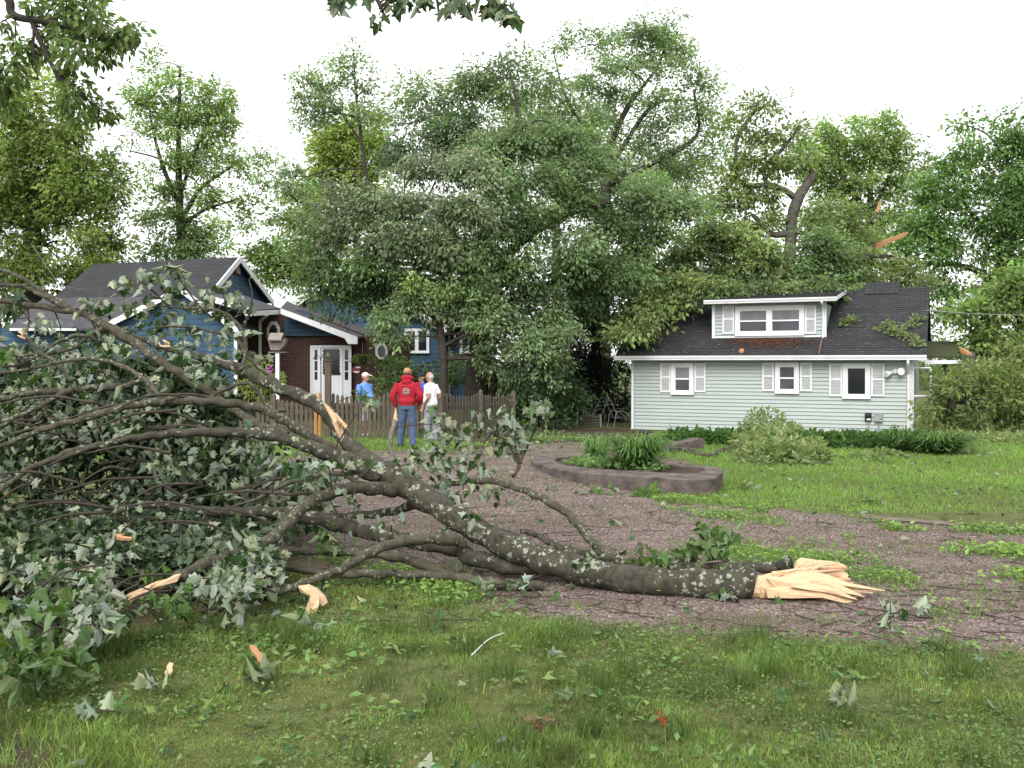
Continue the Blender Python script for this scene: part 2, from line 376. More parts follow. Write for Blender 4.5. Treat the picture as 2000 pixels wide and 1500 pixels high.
# ------------------------------------------------------------------ leaf templates
def maple_template():
    h = [(.11, -.07), (.27, -.05), (.43, .0), (.35, .13), (.30, .23), (.44, .32), (.60, .47), (.44, .50), (.26, .50), (.23, .64), (.17, .75), (.09, .86)]
    V = [(0, 0)]+h+[(0, 1.0)]+[(-x, y) for x, y in h[::-1]]
    V = np.array(V); n = len(h)
    z = .34*np.abs(V[:, 0])**1.3-.30*V[:, 1]**2+.05*np.sin(V[:, 0]*14)
    T = np.stack([V[:, 0], V[:, 1], z], 1)
    return T, np.array([list(range(0, n+2)), [0]+list(range(n+1, 2*n+2))])
MAPLE = maple_template()
def bent(fold, curl, twist):
    T, Fc = maple_template(); T = T.copy(); ax = np.abs(T[:, 0]); a = fold*ax*1.6; T[:, 2] = np.sin(a)*ax-curl*T[:, 1]**2+twist*T[:, 0]*T[:, 1]; T[:, 0] = np.sign(T[:, 0])*np.cos(a)*ax; T[:, 1] = T[:, 1]*(1-.25*abs(curl)*T[:, 1]); return T, Fc
MAPLES = [bent(.5, .25, 0), bent(1.3, .55, .2), bent(-.9, .6, -.2), bent(.9, -.3, .4), bent(1.7, .8, -.3), bent(.2, .75, .1)]
def diamond_template(wd=.5):
    return np.array([[0, 0, 0], [wd/2, .45, .07], [0, 1, -.08], [-wd/2, .45, .07]], float), np.array([[0, 1, 2, 3]])
DIAM = diamond_template()
def scatter(mb, tmpl, pos, tip, nrm, size, tint):
    T, Fc = tmpl; n = len(pos)
    if n == 0: return
    tip = unit(tip); nrm = unit(nrm-tip*np.sum(nrm*tip, 1)[:, None]); sx = np.cross(tip, nrm)
    s = np.broadcast_to(np.asarray(size, float), (n,))[:, None, None]
    V = pos[:, None]+s*(T[None, :, 0:1]*sx[:, None]+T[None, :, 1:2]*tip[:, None]+T[None, :, 2:3]*nrm[:, None])
    k = len(T); f = (np.arange(n)[:, None, None]*k+Fc[None]).reshape(-1, Fc.shape[1])
    mb.add(V.reshape(-1, 3), f, np.repeat(tint, k, 0))
def scatter_maple(mb, pos, tip, nrm, size, tint):
    s = np.broadcast_to(np.asarray(size, float), (len(pos),)); k = np.random.randint(0, len(MAPLES), len(pos))
    for q in range(len(MAPLES)): m = k == q; scatter(mb, MAPLES[q], pos[m], tip[m], nrm[m], s[m], tint[m])
def tints(n, lo=.7, hi=1.3, warm=.15):
    b = np.random.uniform(lo, hi, (n, 1)); t = np.repeat(b, 3, 1)
    t[:, 0] *= 1+np.random.uniform(-warm, warm, n); t[:, 2] *= 1+np.random.uniform(-.2, .2, n); return t

# ------------------------------------------------------------------ grass and ground cover
def blades(mb, x, y, h, wd, tint, lean=.5):
    n = len(x); z = hz(x, y)-.005; a = np.random.uniform(0, 2*math.pi, n); b = np.random.uniform(0, 2*math.pi, n)
    sx, sy = np.cos(a)*wd/2, np.sin(a)*wd/2; l = lean*h*np.random.uniform(.2, 1.2, n); lx, ly = np.cos(b)*l, np.sin(b)*l
    V = np.stack([np.stack([x-sx, y-sy, z], 1), np.stack([x+sx, y+sy, z], 1),
                  np.stack([x+sx*.8+lx*.35, y+sy*.8+ly*.35, z+h*.6], 1), np.stack([x-sx*.8+lx*.35, y-sy*.8+ly*.35, z+h*.6], 1),
                  np.stack([x+lx, y+ly, z+h], 1)], 1)
    k = np.arange(n)[:, None]*5; c = np.repeat(tint, 5, 0); c = c.reshape(n, 5, 3).copy()
    mb.add(V.reshape(-1, 3), [], None) if False else None
    q = np.hstack([k, k+1, k+2, k+3]); t = np.hstack([k+3, k+2, k+4])
    mb.Fs += [q+mb.n, t+mb.n]; mb.M += [0, 0]; mb.V.append(V.reshape(-1, 3)); mb.n += 5*n
    cc = np.ones((5*n, 4)); cc[:, :3] = c.reshape(-1, 3); mb.C.append(cc); mb.col = True
def area_points(n, x0, x1, y0, y1, keep):
    x = np.random.uniform(x0, x1, n); y = np.random.uniform(y0, y1, n)
    ok = np.abs(x) < y*.56+.25; x, y = x[ok], y[ok]; p = keep(x, y); ok = np.random.rand(len(x)) < p; return x[ok], y[ok]
def lawn_keep(x, y):
    g, d = masks(x, y); return np.clip(.5-g/.25, 0, 1)*np.clip(.75-d/.5, .04, 1)
PLANTER = None
g1 = MB()
x, y = area_points(330000, -3.9, 3.9, 3.3, 7.2, lambda x, y: lawn_keep(x, y)*np.clip(.2+2.2*(fbm(x*1.9, y*1.9, 40)-.33), .10, 1)*np.clip(1.25-.09*y, .4, 1))
n = len(x); tuft = fbm(x*2.2, y*2.2, 44); hgt = (.016+.072*np.clip(tuft-.36, 0, 1)**1.2*1.7)*np.random.uniform(.5, 1.5, n)
dry = fbm(x*.9+7, y*.9, 60); t = tints(n, .6, 1.3, .15); t *= (.75+.55*dry)[:, None]*(.55+.95*np.clip(1.9*(fbm(x*5, y*5, 64)-.25), 0, 1))[:, None]*np.array([1.25, 1.2, 1.05])
yel = np.clip((dry-.5)*3, 0, 1)[:, None]; t = t*(1-yel)+t*yel*np.array([1.2, 1.05, .9])
straw = np.random.rand(n) < .05; t[straw] *= np.array([2.4, 1.55, 1.6])
blades(g1, x, y, hgt, np.random.uniform(.0028, .0055, n), t, .75)
nst = 9000; xs_ = np.random.uniform(-3.6, 3.6, nst); ys_ = np.random.uniform(3.3, 6.6, nst); k = lawn_keep(xs_, ys_) > .5; xs_, ys_ = xs_[k], ys_[k]; nst = len(xs_)
blades(g1, xs_, ys_, np.random.uniform(.008, .022, nst), np.full(nst, .003), tints(nst, .7, 1.4)*np.array([2.6, 1.5, 2.2]), 4.)
for _ in range(70):                                     # taller dark tufts
    cx, cy = np.random.uniform(-3.2, 3.2), np.random.uniform(3.6, 6.2)
    if lawn_keep(np.array([cx]), np.array([cy]))[0] < .6: continue
    m = np.random.randint(40, 110); r = np.random.uniform(.03, .09)
    blades(g1, cx+np.random.normal(0, r, m), cy+np.random.normal(0, r, m), np.random.uniform(.06, .15, m), np.full(m, .0045), tints(m, .45, .9), .6)
tag(g1.build('lawn_grass', M['grass']), 'patchy green lawn grass in the foreground', 'grass', kind='stuff')
g2 = MB()
x, y = area_points(420000, -1, 17, 10.2, 30, lambda x, y: lawn_keep(x, y)*(x > .5)*np.clip(12/y, .35, 1)*np.clip(.3+1.2*(fbm(x*.9, y*.9, 41)-.2), .25, 1))
n = len(x); dry = fbm(x*.5, y*.5, 61); t = tints(n, .8, 1.35, .12)*np.array([1.42, 1.45, 1.15])*(.7+.6*dry)[:, None]
blades(g2, x, y, np.random.uniform(.03, .075, n), np.random.uniform(.007, .014, n)*np.clip(y/14, .8, 2), t, .8)
tag(g2.build('side_lawn_grass', M['grass']), 'short bright green lawn in front of the mint cottage', 'grass', kind='stuff')
g3 = MB()
x, y = area_points(60000, -9, 4.2, 17, 27, lambda x, y: lawn_keep(x, y)*np.clip(1.6*(fbm(x*.8, y*.8, 47)-.25), 0, 1))
n = len(x); blades(g3, x, y, np.random.uniform(.04, .12, n), np.random.uniform(.012, .022, n), tints(n, .8, 1.5)*np.array([1.15, 1.2, .9]), .8)
tag(g3.build('fence_side_grass', M['grass']), 'grass strip along the foot of the picket fence', 'grass', kind='stuff')
# clover and small weeds (leaflets lying low among the grass)
g4 = MB()
def ground_leaves(mb, x, y, size, tint, lift=.03, flat=1.2, tm=DIAM):
    n = len(x); p = np.stack([x, y, hz(x, y)+np.random.uniform(.004, lift, n)], 1)
    tip = np.random.normal(size=(n, 3)); tip[:, 2] = np.random.uniform(-.2, .5, n); nr = np.random.normal(size=(n, 3))*.5; nr[:, 2] += flat
    scatter(mb, tm, p, tip, nr, size, tint)
ROUND = (np.array([[0, 0, 0], [.38, .25, .05], [.45, .65, .04], [.15, .98, 0], [-.15, .98, 0], [-.45, .65, .04], [-.38, .25, .05]], float), np.array([[0, 1, 2, 3, 4, 5, 6]]))
x, y = area_points(120000, -3.9, 3.9, 3.3, 7, lambda x, y: lawn_keep(x, y)*np.clip(2.2*(fbm(x*1.3+3, y*1.3, 52)-.38), .06, 1))
n = len(x); ground_leaves(g4, x, y, np.random.uniform(.008, .019, n), tints(n, .6, 1.4, .2)*(.6+.8*fbm(x*2, y*2, 70))[:, None], .045, 1.0, ROUND)
x, y = area_points(26000, -3.9, 3.9, 3.3, 5.6, lambda x, y: lawn_keep(x, y)*np.clip(3*(fbm(x*1.1+9, y*1.1, 53)-.5), .02, 1))
n = len(x); ground_leaves(g4, x, y, np.random.uniform(.016, .034, n), tints(n, .5, 1.25, .2), .05, 1.0, ROUND)
x, y = area_points(8000, -3.9, 3.9, 3.4, 7, lambda x, y: lawn_keep(x, y)*np.clip(3*(fbm(x*2.1, y*2.1, 55)-.5), .03, 1))
n = len(x); ground_leaves(g4, x, y, np.random.uniform(.035, .075, n), tints(n, .9, 1.7, .2), .05, .8)
tag(g4.build('clover_weeds', M['clover']), 'low clover and broadleaf weeds among the front grass', 'weeds', kind='stuff')
# weeds in the gravel and along its edges
g5 = MB()
def strip(pts, wid, n, size, seed, tl=1.):
    q = spline(np.array([G(a, b)[:2] for a, b in pts]), 12); k = np.random.randint(0, len(q), n)
    x = q[k, 0]+np.random.normal(0, wid, n); y = q[k, 1]+np.random.normal(0, wid, n)
    ok = np.random.rand(n) < np.clip(3*(fbm(x*1.3, y*1.3, seed)-.43), 0, .9); x, y = x[ok], y[ok]; n = len(x)
    ground_leaves(g5, x, y, size*np.random.uniform(.6, 1.4, n), tl*tints(n, 1.1, 2.0, .15)*np.array([1.15, 1.1, .9]), .07, .7)
    m = n*2; k = np.random.randint(0, max(n, 1), m); blades(g5, x[k]+np.random.normal(0, .03, m), y[k]+np.random.normal(0, .03, m), np.random.uniform(.03, .08, m), np.full(m, .007), tints(m, .9, 1.6), .7)
strip([(1570, 1032), (1700, 1042), (1850, 1062), (2100, 1085)], .2, 9000, .055, 80, 1.15)
strip([(1640, 1075), (1800, 1092), (1950, 1110), (2150, 1130)], .2, 10000, .05, 81, 1.1)
strip([(1450, 1075), (1600, 1098), (1800, 1125), (2100, 1150)], .3, 6000, .035, 82)
strip([(1300, 1000), (1400, 1010), (1560, 1020), (1700, 1030)], .2, 1500, .04, 83)
strip([(1420, 990), (1600, 1008), (1800, 1028), (2100, 1048)], .12, 3000, .05, 84)
strip([(1500, 1180), (1700, 1200), (1900, 1215)], .25, 900, .035, 85)
strip([(1260, 985), (1330, 978), (1400, 975)], .1, 1300, .05, 86)
strip([(880, 875), (980, 862), (1100, 858), (1220, 862), (1300, 868)], .5, 3500, .07, 87, 1.1)
strip([(700, 872), (800, 866), (880, 872)], .35, 2600, .07, 88, 1.1)
strip([(640, 1095), (760, 1120), (900, 1165), (1100, 1205)], .12, 2600, .045, 89)
tag(g5.build('driveway_weeds', M['clover']), 'bright weeds growing in strips through the gravel drive', 'weeds', kind='stuff')
# loose gravel stones
OCT = (np.array([[.5, 0, 0], [-.45, .1, 0], [0, .4, .05], [.05, -.42, 0], [0, 0, .33], [0, .05, -.3]]),
       np.array([[0, 2, 4], [2, 1, 4], [1, 3, 4], [3, 0, 4], [2, 0, 5], [1, 2, 5], [3, 1, 5], [0, 3, 5]]))
st = MB(); x, y = area_points(150000, -4, 7.5, 5.2, 13, lambda x, y: np.clip(.35+masks(x, y)[0]/.3, 0, 1)*np.clip(9/y, .2, 1)**1.5)
n = len(x); sz = np.random.uniform(.006, .017, n)*np.clip(y/8, .8, 1.6); gcol = np.random.uniform(.35, 1.5, (n, 1))**1.2*np.array([[1, .84, .81]]); gcol[np.random.rand(n) < .06] *= 1.9
scatter(st, OCT, np.stack([x, y, hz(x, y)+.002], 1), rdir(n), rdir(n), sz, gcol)
m_, n_, b_ = new_mat('gravel_stone'); a_ = N(n_, 'ShaderNodeAttribute'); a_.attribute_name = 'tint'
n_.links.new(mixc(n_, 1., a_.outputs['Color'], (.185, .172, .162), 'MULTIPLY'), b_.inputs['Base Color']); b_.inputs['Roughness'].default_value = .85; b_.inputs['Specular IOR Level'].default_value = .2
tag(st.build('gravel', m_), 'loose purplish gravel scattered over the drive', 'gravel', kind='stuff')
# torn leaves lying about
lt = MB()
x, y = area_points(2600, -3.9, 6, 3.5, 12, lambda x, y: np.clip(7/y, .3, 1)*(.12+.5*np.clip(2*(fbm(x, y, 90)-.45), 0, 1)))
n = len(x); ground_leaves(lt, x, y, np.random.uniform(.04, .085, n), tints(n, .7, 1.25), .04, .5, MAPLE)
x, y = area_points(9000, -3, 14, 9, 29, lambda x, y: .1+.9*np.clip(3*(fbm(x*.7, y*.7, 91)-.5), 0, 1))
n = len(x); ground_leaves(lt, x, y, np.random.uniform(.05, .11, n)*np.clip(y/14, .8, 1.5), tints(n, .7, 1.3), .06, .6)
tag(lt.build('leaf_litter', M['leaf_near']), 'torn green leaves strewn over lawn and gravel', 'leaf litter', kind='stuff')
tw = MB()
for _ in range(330):
    a = G(np.random.uniform(650, 2000), np.random.uniform(960, 1250)); l = np.random.uniform(.08, .45); an = np.random.uniform(0, 6.28)
    pts = []
    for k in range(5):
        xx = a[0]+math.cos(an)*l*k/4; yy = a[1]+math.sin(an)*l*k/4; an += np.random.normal(0, .25); pts.append((xx, yy, float(hz(xx, yy))+.006))
    tw.tube(pts, np.linspace(.004, .0015, 5), 4)
tag(tw.build('twig_litter', M['twig']), 'thin dark twigs strewn over the gravel', 'twigs', kind='stuff')
# ------------------------------------------------------------------ the fallen maple limb
ft = thing('fallen_maple_limb', 'huge snapped maple limb lying across the drive with lichen spotted bark and wilting crown', 'fallen tree', tuple(G(1300, 1165)))
ALLB = []      # (points, radii) of every branch, to hang twigs from
def branch(name, rows, mat=None, sides=12, rough=.0, step=6, wob=.012, label=None):
    pts, rad = pxpath(rows, step)
    nn = len(pts); ph = np.random.rand(3)*6
    k = np.arange(nn)
    rad = rad*.94*(1+.07*np.sin(k*1.9+ph[0])+.05*np.sin(k*.83+ph[1]))
    pts = pts+np.stack([np.sin(k*.9+ph[0]), np.sin(k*1.1+ph[1]), np.sin(k*1.3+ph[2])], 1)*wob*.5*np.minimum(1, rad/.03)[:, None]
    lo = hz(pts[:, 0], pts[:, 1])+rad*.7; pts[:, 2] = np.maximum(pts[:, 2], lo)
    mb = MB().tube(pts, rad, sides, rough=rough or .06); o = mb.build(name, mat or M['bark_thin'], ft, smooth=True); ALLB.append((pts, rad))
    if label: o['label'] = label
    return o
branch('trunk', [(1476, 1142, 6.45, 33), (1420, 1141, 6.47, 32), (1350, 1140, 6.5, 30.5), (1230, 1132, 6.6, 29), (1130, 1112, 6.75, 28), (1040, 1086, 6.9, 27), (960, 1050, 7.05, 26.5), (890, 1010, 7.2, 26),
      (830, 972, 7.4, 26), (770, 934, 7.55, 25), (720, 902, 7.7, 21), (690, 876, 7.8, 17), (664, 845, 7.9, 15), (643, 812, 8.0, 14.5), (610, 785, 8.1, 14), (560, 763, 8.2, 13.5), (510, 742, 8.3, 12.5), (470, 722, 8.35, 11.5), (420, 704, 8.4, 10), (367, 690, 8.4, 8), (332, 682, 8.4, 6.5), (304, 674, 8.45, 5), (262, 655, 8.5, 3.5)], M['bark'], 18, rough=.1)
branch('branch', [(560, 850, 7.75, 10), (520, 838, 7.8, 9.5), (490, 822, 7.9, 9), (434, 784, 8.0, 9), (367, 739, 8.1, 9.5), (315, 707, 8.15, 10), (262, 669, 8.2, 10), (210, 638, 8.25, 9.5), (168, 613, 8.3, 8.5), (147, 609, 8.3, 7.5), (80, 599, 8.35, 6.5), (0, 587, 8.4, 6), (-60, 583, 8.45, 5)])
branch('branch', [(195, 628, 8.25, 7), (160, 612, 8.3, 6.5), (133, 597, 8.35, 6), (87, 572, 8.4, 5), (42, 543, 8.45, 4.5), (0, 527, 8.5, 4), (-50, 512, 8.5, 3)])
branch('branch', [(150, 606, 8.3, 6), (120, 597, 8.3, 5.5), (95, 583, 8.25, 5), (60, 566, 8.25, 4.5), (35, 558, 8.2, 4), (-20, 556, 8.2, 2.5)])
branch('branch', [(715, 912, 7.66, 12), (665, 886, 7.55, 11), (630, 866, 7.5, 10.5), (595, 846, 7.45, 10), (553, 820, 7.4, 9.5), (518, 802, 7.35, 9), (472, 791, 7.3, 9), (420, 785, 7.2, 9), (367, 783, 7.15, 8.5), (315, 784, 7.1, 8.5), (262, 791, 7.05, 8), (210, 804, 7.0, 7.5), (157, 820, 6.95, 7), (105, 832, 6.9, 6.5), (52, 851, 6.85, 6), (0, 872, 6.8, 5.5), (-60, 890, 6.8, 4)])
branch('branch', [(745, 932, 7.55, 17), (705, 915, 7.5, 17), (665, 899, 7.45, 16), (630, 882, 7.4, 15), (577, 864, 7.35, 13), (542, 853, 7.3, 12), (490, 846, 7.25, 11), (420, 844, 7.15, 10), (350, 846, 7.05, 9), (297, 851, 7.0, 8), (245, 858, 6.95, 7), (203, 868, 6.9, 6), (150, 884, 6.9, 5), (90, 910, 6.9, 4)], M['bark'], 14)
branch('branch', [(300, 850, 7.0, 6), (240, 862, 7.0, 6.5), (180, 872, 7.0, 6.5), (140, 880, 6.95, 6.5), (105, 896, 6.9, 6), (52, 918, 6.85, 5.5), (0, 960, 6.8, 5), (-40, 985, 6.8, 4)])
branch('branch', [(775, 960, 7.5, 15), (747, 955, 7.4, 14), (687, 953, 7.2, 13.5), (640, 965, 7.05, 13), (600, 985, 6.95, 13), (574, 1008, 6.85, 13), (546, 1039, 6.75, 12.5), (504, 1067, 6.6, 12), (455, 1085, 6.5, 12.5), (402, 1102, 6.3, 13), (362, 1122, 6.12, 12.5), (345, 1130, 6.05, 11)])
branch('branch', [(1080, 1106, 6.95, 17), (1010, 1108, 7.0, 17), (932, 1092, 7.05, 17), (880, 1070, 7.1, 16), (810, 1058, 7.15, 16), (740, 1044, 7.2, 16), (670, 1027, 7.3, 15), (595, 1007, 7.4, 14), (525, 1000, 7.5, 12), (455, 1000, 7.5, 11), (385, 997, 7.5, 9), (300, 985, 7.5, 7), (220, 1000, 7.4, 5)], M['bark'], 14)
branch('branch', [(905, 1062, 7.0, 11), (880, 1054, 6.9, 12), (810, 1054, 6.75, 11.5), (757, 1065, 6.65, 11), (705, 1089, 6.5, 10), (670, 1110, 6.4, 9.5), (635, 1124, 6.3, 9), (600, 1137, 6.2, 9), (560, 1151, 6.15, 9), (525, 1158, 6.1, 8.5), (472, 1175, 6.0, 8), (420, 1188, 6.0, 7), (392, 1194, 6.0, 6)])
branch('branch', [(560, 1156, 6.15, 7), (540, 1146, 6.15, 6.5), (525, 1140, 6.15, 6.5), (490, 1137, 6.15, 6), (455, 1148, 6.1, 5.5), (420, 1166, 6.1, 4), (390, 1172, 6.1, 3)])
branch('branch', [(905, 1135, 6.75, 10), (880, 1128, 6.8, 11), (827, 1103, 6.85, 11), (775, 1088, 6.9, 10), (705, 1080, 7.0, 9), (640, 1078, 7.1, 8), (560, 1074, 7.2, 7), (480, 1066, 7.2, 5)])
branch('branch', [(1060, 1146, 6.65, 10), (1002, 1142, 6.6, 10), (950, 1138, 6.65, 10), (897, 1128, 6.7, 9.5), (845, 1124, 6.75, 9), (775, 1121, 6.8, 9), (705, 1121, 6.8, 8.5), (645, 1121, 6.8, 8), (580, 1112, 6.9, 6), (500, 1104, 6.9, 5)])
branch('branch', [(1180, 1136, 6.85, 17), (1125, 1112, 7.0, 16), (1072, 1093, 7.1, 15), (1020, 1062, 7.25, 14), (967, 1037, 7.4, 13), (915, 1017, 7.5, 12), (870, 1000, 7.6, 11), (820, 985, 7.7, 10), (760, 1000, 7.8, 9), (700, 1006, 7.9, 8), (620, 1010, 8, 6)], M['bark'], 12)
branch('branch', [(1540, 1100, 6.62, 17), (1525, 1108, 6.68, 14), (1496, 1108, 6.72, 11), (1440, 1107, 6.8, 9.5), (1360, 1107, 6.9, 9), (1280, 1107, 7.0, 9.5), (1230, 1098, 7.1, 9.5), (1174, 1086, 7.2, 9), (1120, 1078, 7.3, 8), (1080, 1062, 7.4, 7), (1050, 1046, 7.5, 6), (1020, 1036, 7.6, 5)], M['bark'], 12)
branch('branch', [(1180, 1088, 7.2, 8), (1172, 1078, 7.2, 8), (1160, 1063, 7.2, 8), (1132, 1030, 7.3, 8), (1107, 1002, 7.4, 8), (1072, 981, 7.5, 8), (1037, 963, 7.6, 7.5), (1002, 951, 7.7, 7), (957, 940, 7.8, 6.5), (897, 943, 7.9, 5.5), (845, 950, 8.0, 4.5), (792, 950, 8.0, 3)])
branch('branch', [(768, 935, 7.6, 5), (767, 910, 7.65, 5), (765, 890, 7.7, 4.5), (762, 868, 7.7, 4.5), (766, 842, 7.75, 5), (772, 820, 7.8, 4.5)], M['grey_twig'], label='upright snapped stick with pale split tip')
branch('branch', [(1003, 930, 7.75, 4), (1014, 908, 7.9, 4), (1010, 890, 8, 3), (1006, 870, 8.1, 2.5), (1008, 840, 8.15, 2), (1012, 815, 8.2, 1.2)], M['twig'], 6)
branch('branch', [(1014, 908, 7.9, 3), (1000, 880, 7.9, 2.5), (985, 860, 7.9, 2), (960, 840, 7.9, 1.2)], M['twig'], 6)
branch('branch', [(1016, 905, 7.9, 3), (1026, 880, 8, 2.5), (1040, 850, 8, 2), (1050, 815, 8, 1.5), (1056, 800, 8, 1)], M['twig'], 6)
branch('branch', [(315, 784, 7.1, 5), (305, 765, 7.1, 5), (280, 740, 7.15, 5), (240, 716, 7.2, 5), (190, 702, 7.2, 4.5), (140, 703, 7.2, 4), (100, 711, 7.2, 4), (50, 722, 7.2, 3.5), (0, 728, 7.2, 3), (-40, 730, 7.2, 2)])
branch('branch', [(470, 724, 8.35, 6), (480, 690, 8.4, 5), (476, 655, 8.45, 4.5), (462, 632, 8.5, 4), (440, 612, 8.5, 3.5), (400, 604, 8.5, 3), (340, 600, 8.5, 2), (290, 594, 8.5, 1.2)], M['bark_thin'], 8)
branch('branch', [(560, 762, 8.2, 5), (530, 735, 8.3, 4.5), (500, 712, 8.4, 4), (478, 690, 8.4, 4), (466, 665, 8.5, 3.5), (440, 655, 8.5, 3), (380, 640, 8.5, 2.5), (320, 638, 8.5, 2), (280, 645, 8.5, 1)], M['bark_thin'], 8)
branch('branch', [(476, 640, 8.45, 2.5), (490, 600, 8.45, 2), (492, 570, 8.45, 1.8), (486, 545, 8.45, 1.2)], M['twig'], 6)
branch('branch', [(400, 612, 8.5, 2), (372, 575, 8.5, 1.8), (350, 545, 8.5, 1.5), (335, 525, 8.5, 1)], M['twig'], 6)
branch('branch', [(330, 600, 8.5, 2), (300, 570, 8.5, 1.6), (270, 558, 8.5, 1.3), (220, 552, 8.5, 1)], M['twig'], 6)
branch('branch', [(280, 745, 8.0, 6), (230, 756, 7.9, 7), (170, 758, 7.8, 7), (140, 764, 7.8, 7.5), (90, 765, 7.7, 7), (40, 770, 7.7, 6), (0, 782, 7.7, 5.5), (-40, 790, 7.7, 4)])
branch('branch', [(140, 760, 7.6, 6), (110, 775, 7.5, 5.5), (70, 798, 7.4, 5), (30, 815, 7.4, 5), (0, 834, 7.4, 4), (-40, 850, 7.4, 3)])
branch('branch', [(195, 668, 8.1, 4), (160, 655, 8.0, 4), (120, 665, 8, 4), (80, 690, 7.9, 4), (40, 712, 7.9, 3), (-20, 720, 7.8, 2)])
branch('branch', [(200, 640, 8.2, 4.5), (170, 660, 8.1, 4.5), (140, 680, 8.0, 4), (100, 690, 8, 3.5), (50, 694, 8, 3), (-20, 700, 8, 2)])
branch('branch', [(140, 745, 7.7, 4), (110, 710, 7.7, 4), (75, 685, 7.7, 4), (55, 660, 7.7, 3.5), (42, 652, 7.7, 3)])
branch('branch', [(700, 950, 7.2, 5), (680, 930, 7.2, 5), (640, 925, 7.2, 4.5), (560, 945, 7.2, 4), (500, 975, 7.2, 3.5), (450, 990, 7.1, 2)])
branch('branch', [(620, 962, 7.1, 4), (560, 965, 7, 3.5), (500, 960, 7, 3), (440, 962, 6.9, 2.2), (360, 975, 6.9, 1.2)], M['twig'], 6)
branch('branch', [(560, 800, 7.8, 5), (530, 800, 7.8, 5), (500, 760, 7.8, 4.5), (480, 748, 7.8, 4), (440, 760, 7.8, 4), (410, 775, 7.8, 3)])
branch('branch', [(700, 900, 7.5, 4), (690, 870, 7.5, 3.5), (695, 960, 7.4, 3.5), (688, 1000, 7.35, 2)], M['twig'], 6) if False else None
for _ in range(46):                                     # unseen-order finer branches through the crown
    a = np.array([np.random.uniform(60, 560), np.random.uniform(760, 1120)]); Yq = np.random.uniform(6.6, 8.6)
    Ym = 1.5*F/max(a[1]-HOR, 60); Yq = min(Yq, Ym); d = np.array([-np.random.uniform(60, 240), np.random.uniform(-50, 60)])
    branch('branch', [(a[0], a[1], Yq, 3.5), (a[0]+d[0]*.5, a[1]+d[1]*.5-15, Yq-.1, 2.6), (a[0]+d[0], a[1]+d[1], min(Yq-.2, 1.55*F/max(a[1]+d[1]-HOR, 60)), 1.2)], M['twig'], 6)
# splintered heartwood
def splinters(name, rows, parent, mat, label=None, core=None):
    mb = MB()
    if core is not None:
        p_, r_ = pxpath(core, 5); mb.tube(p_, r_, 14, rough=.2)
    for a, b, ra, rb in rows:
        A, B = P(*a), P(*b); mid = (A+B)/2+np.random.normal(0, .012, 3)
        mb.tube(spline([A, mid, B], 4), np.linspace(ra, rb, 9), 5, rough=.35, ell=.55)
    o = mb.build(name, mat, parent); 
    if label: o['label'] = label
    return o
rows = []
tips = [((1728, 1153), 6.5), ((1700, 1150), 6.45), ((1696, 1187), 6.35), ((1688, 1166), 6.4), ((1672, 1168), 6.4), ((1660, 1130), 6.55), ((1652, 1106), 6.6), ((1645, 1118), 6.6), ((1640, 1098), 6.62), ((1625, 1100), 6.62), ((1600, 1096), 6.62),
        ((1655, 1160), 6.42), ((1640, 1150), 6.45), ((1690, 1180), 6.36), ((1610, 1160), 6.36), ((1680, 1145), 6.5), ((1630, 1135), 6.55), ((1575, 1098), 6.62), ((1668, 1138), 6.52), ((1705, 1158), 6.42)]
for k, (t, Yt) in enumerate(tips):
    sy = 1142+(t[1]-1142)*.35+np.random.uniform(-6, 6)
    rows.append(((1508+np.random.uniform(-15, 30), sy+np.random.uniform(-5, 5), 6.48), (t[0], t[1], Yt), np.random.uniform(.014, .022), np.random.uniform(.002, .004)))
    rows.append(((1530+np.random.uniform(-15, 40), sy+np.random.uniform(-8, 8), 6.47), (t[0]-np.random.uniform(5, 40), t[1]+np.random.uniform(-6, 6), Yt-.02), np.random.uniform(.012, .02), .002))
splinters('splintered_end', rows, ft, M['wood'], 'pale freshly snapped end fanning into long splinters', [(1464, 1146, 6.45, 25), (1490, 1147, 6.46, 23), (1520, 1145, 6.48, 20), (1550, 1141, 6.5, 15), (1585, 1137, 6.52, 8)])
rows2 = [((1540+np.random.uniform(-10, 30), 1128+np.random.uniform(-8, 8), 6.6), (np.random.uniform(1600, 1662), np.random.uniform(1096, 1138), 6.62), .035, .012) for _ in range(9)]
splinters('splintered_end', rows2, ft, wood_mat('pinkish_split_wood', (.34, .16, .09), (.52, .28, .16), (.62, .38, .24)), 'pinkish upper half of the splintered end')
mb = MB()
mb.prism([P(1542, 1134, 6.6), P(1558, 1098, 6.64), P(1566, 1092, 6.65), P(1600, 1097, 6.66), P(1628, 1099, 6.66), P(1652, 1106, 6.66), P(1645, 1113, 6.65), P(1658, 1124, 6.63), P(1650, 1130, 6.62), P(1610, 1122, 6.62)], (0, .03, .005)); mb.build('torn_slab', M['wood'], ft)
def torn(name, pieces, mat, label=None):
    mb = MB()
    for poly, Yt, th in pieces:
        n = len(poly); A = np.array([P(x, y, Yt+.02*math.sin(x*.7+y*.3)) for x, y in poly]); c_ = A.mean(0); B = c_+(A-c_)*.55+np.array([0, -th, 0])
        Bk = A+np.array([0, .03, 0]); V = np.vstack([Bk, A, B, [c_+np.array([0, -th*1.3, 0])]]); mb.add(V, [(i+n*l, (i+1) % n+n*l, (i+1) % n+n*(l+1), i+n*(l+1)) for l in range(2) for i in range(n)]+[(2*n+i, 2*n+(i+1) % n, 3*n) for i in range(n)]+[tuple(range(n))])
    o = mb.build(name, mat, ft)
    if label: o['label'] = label
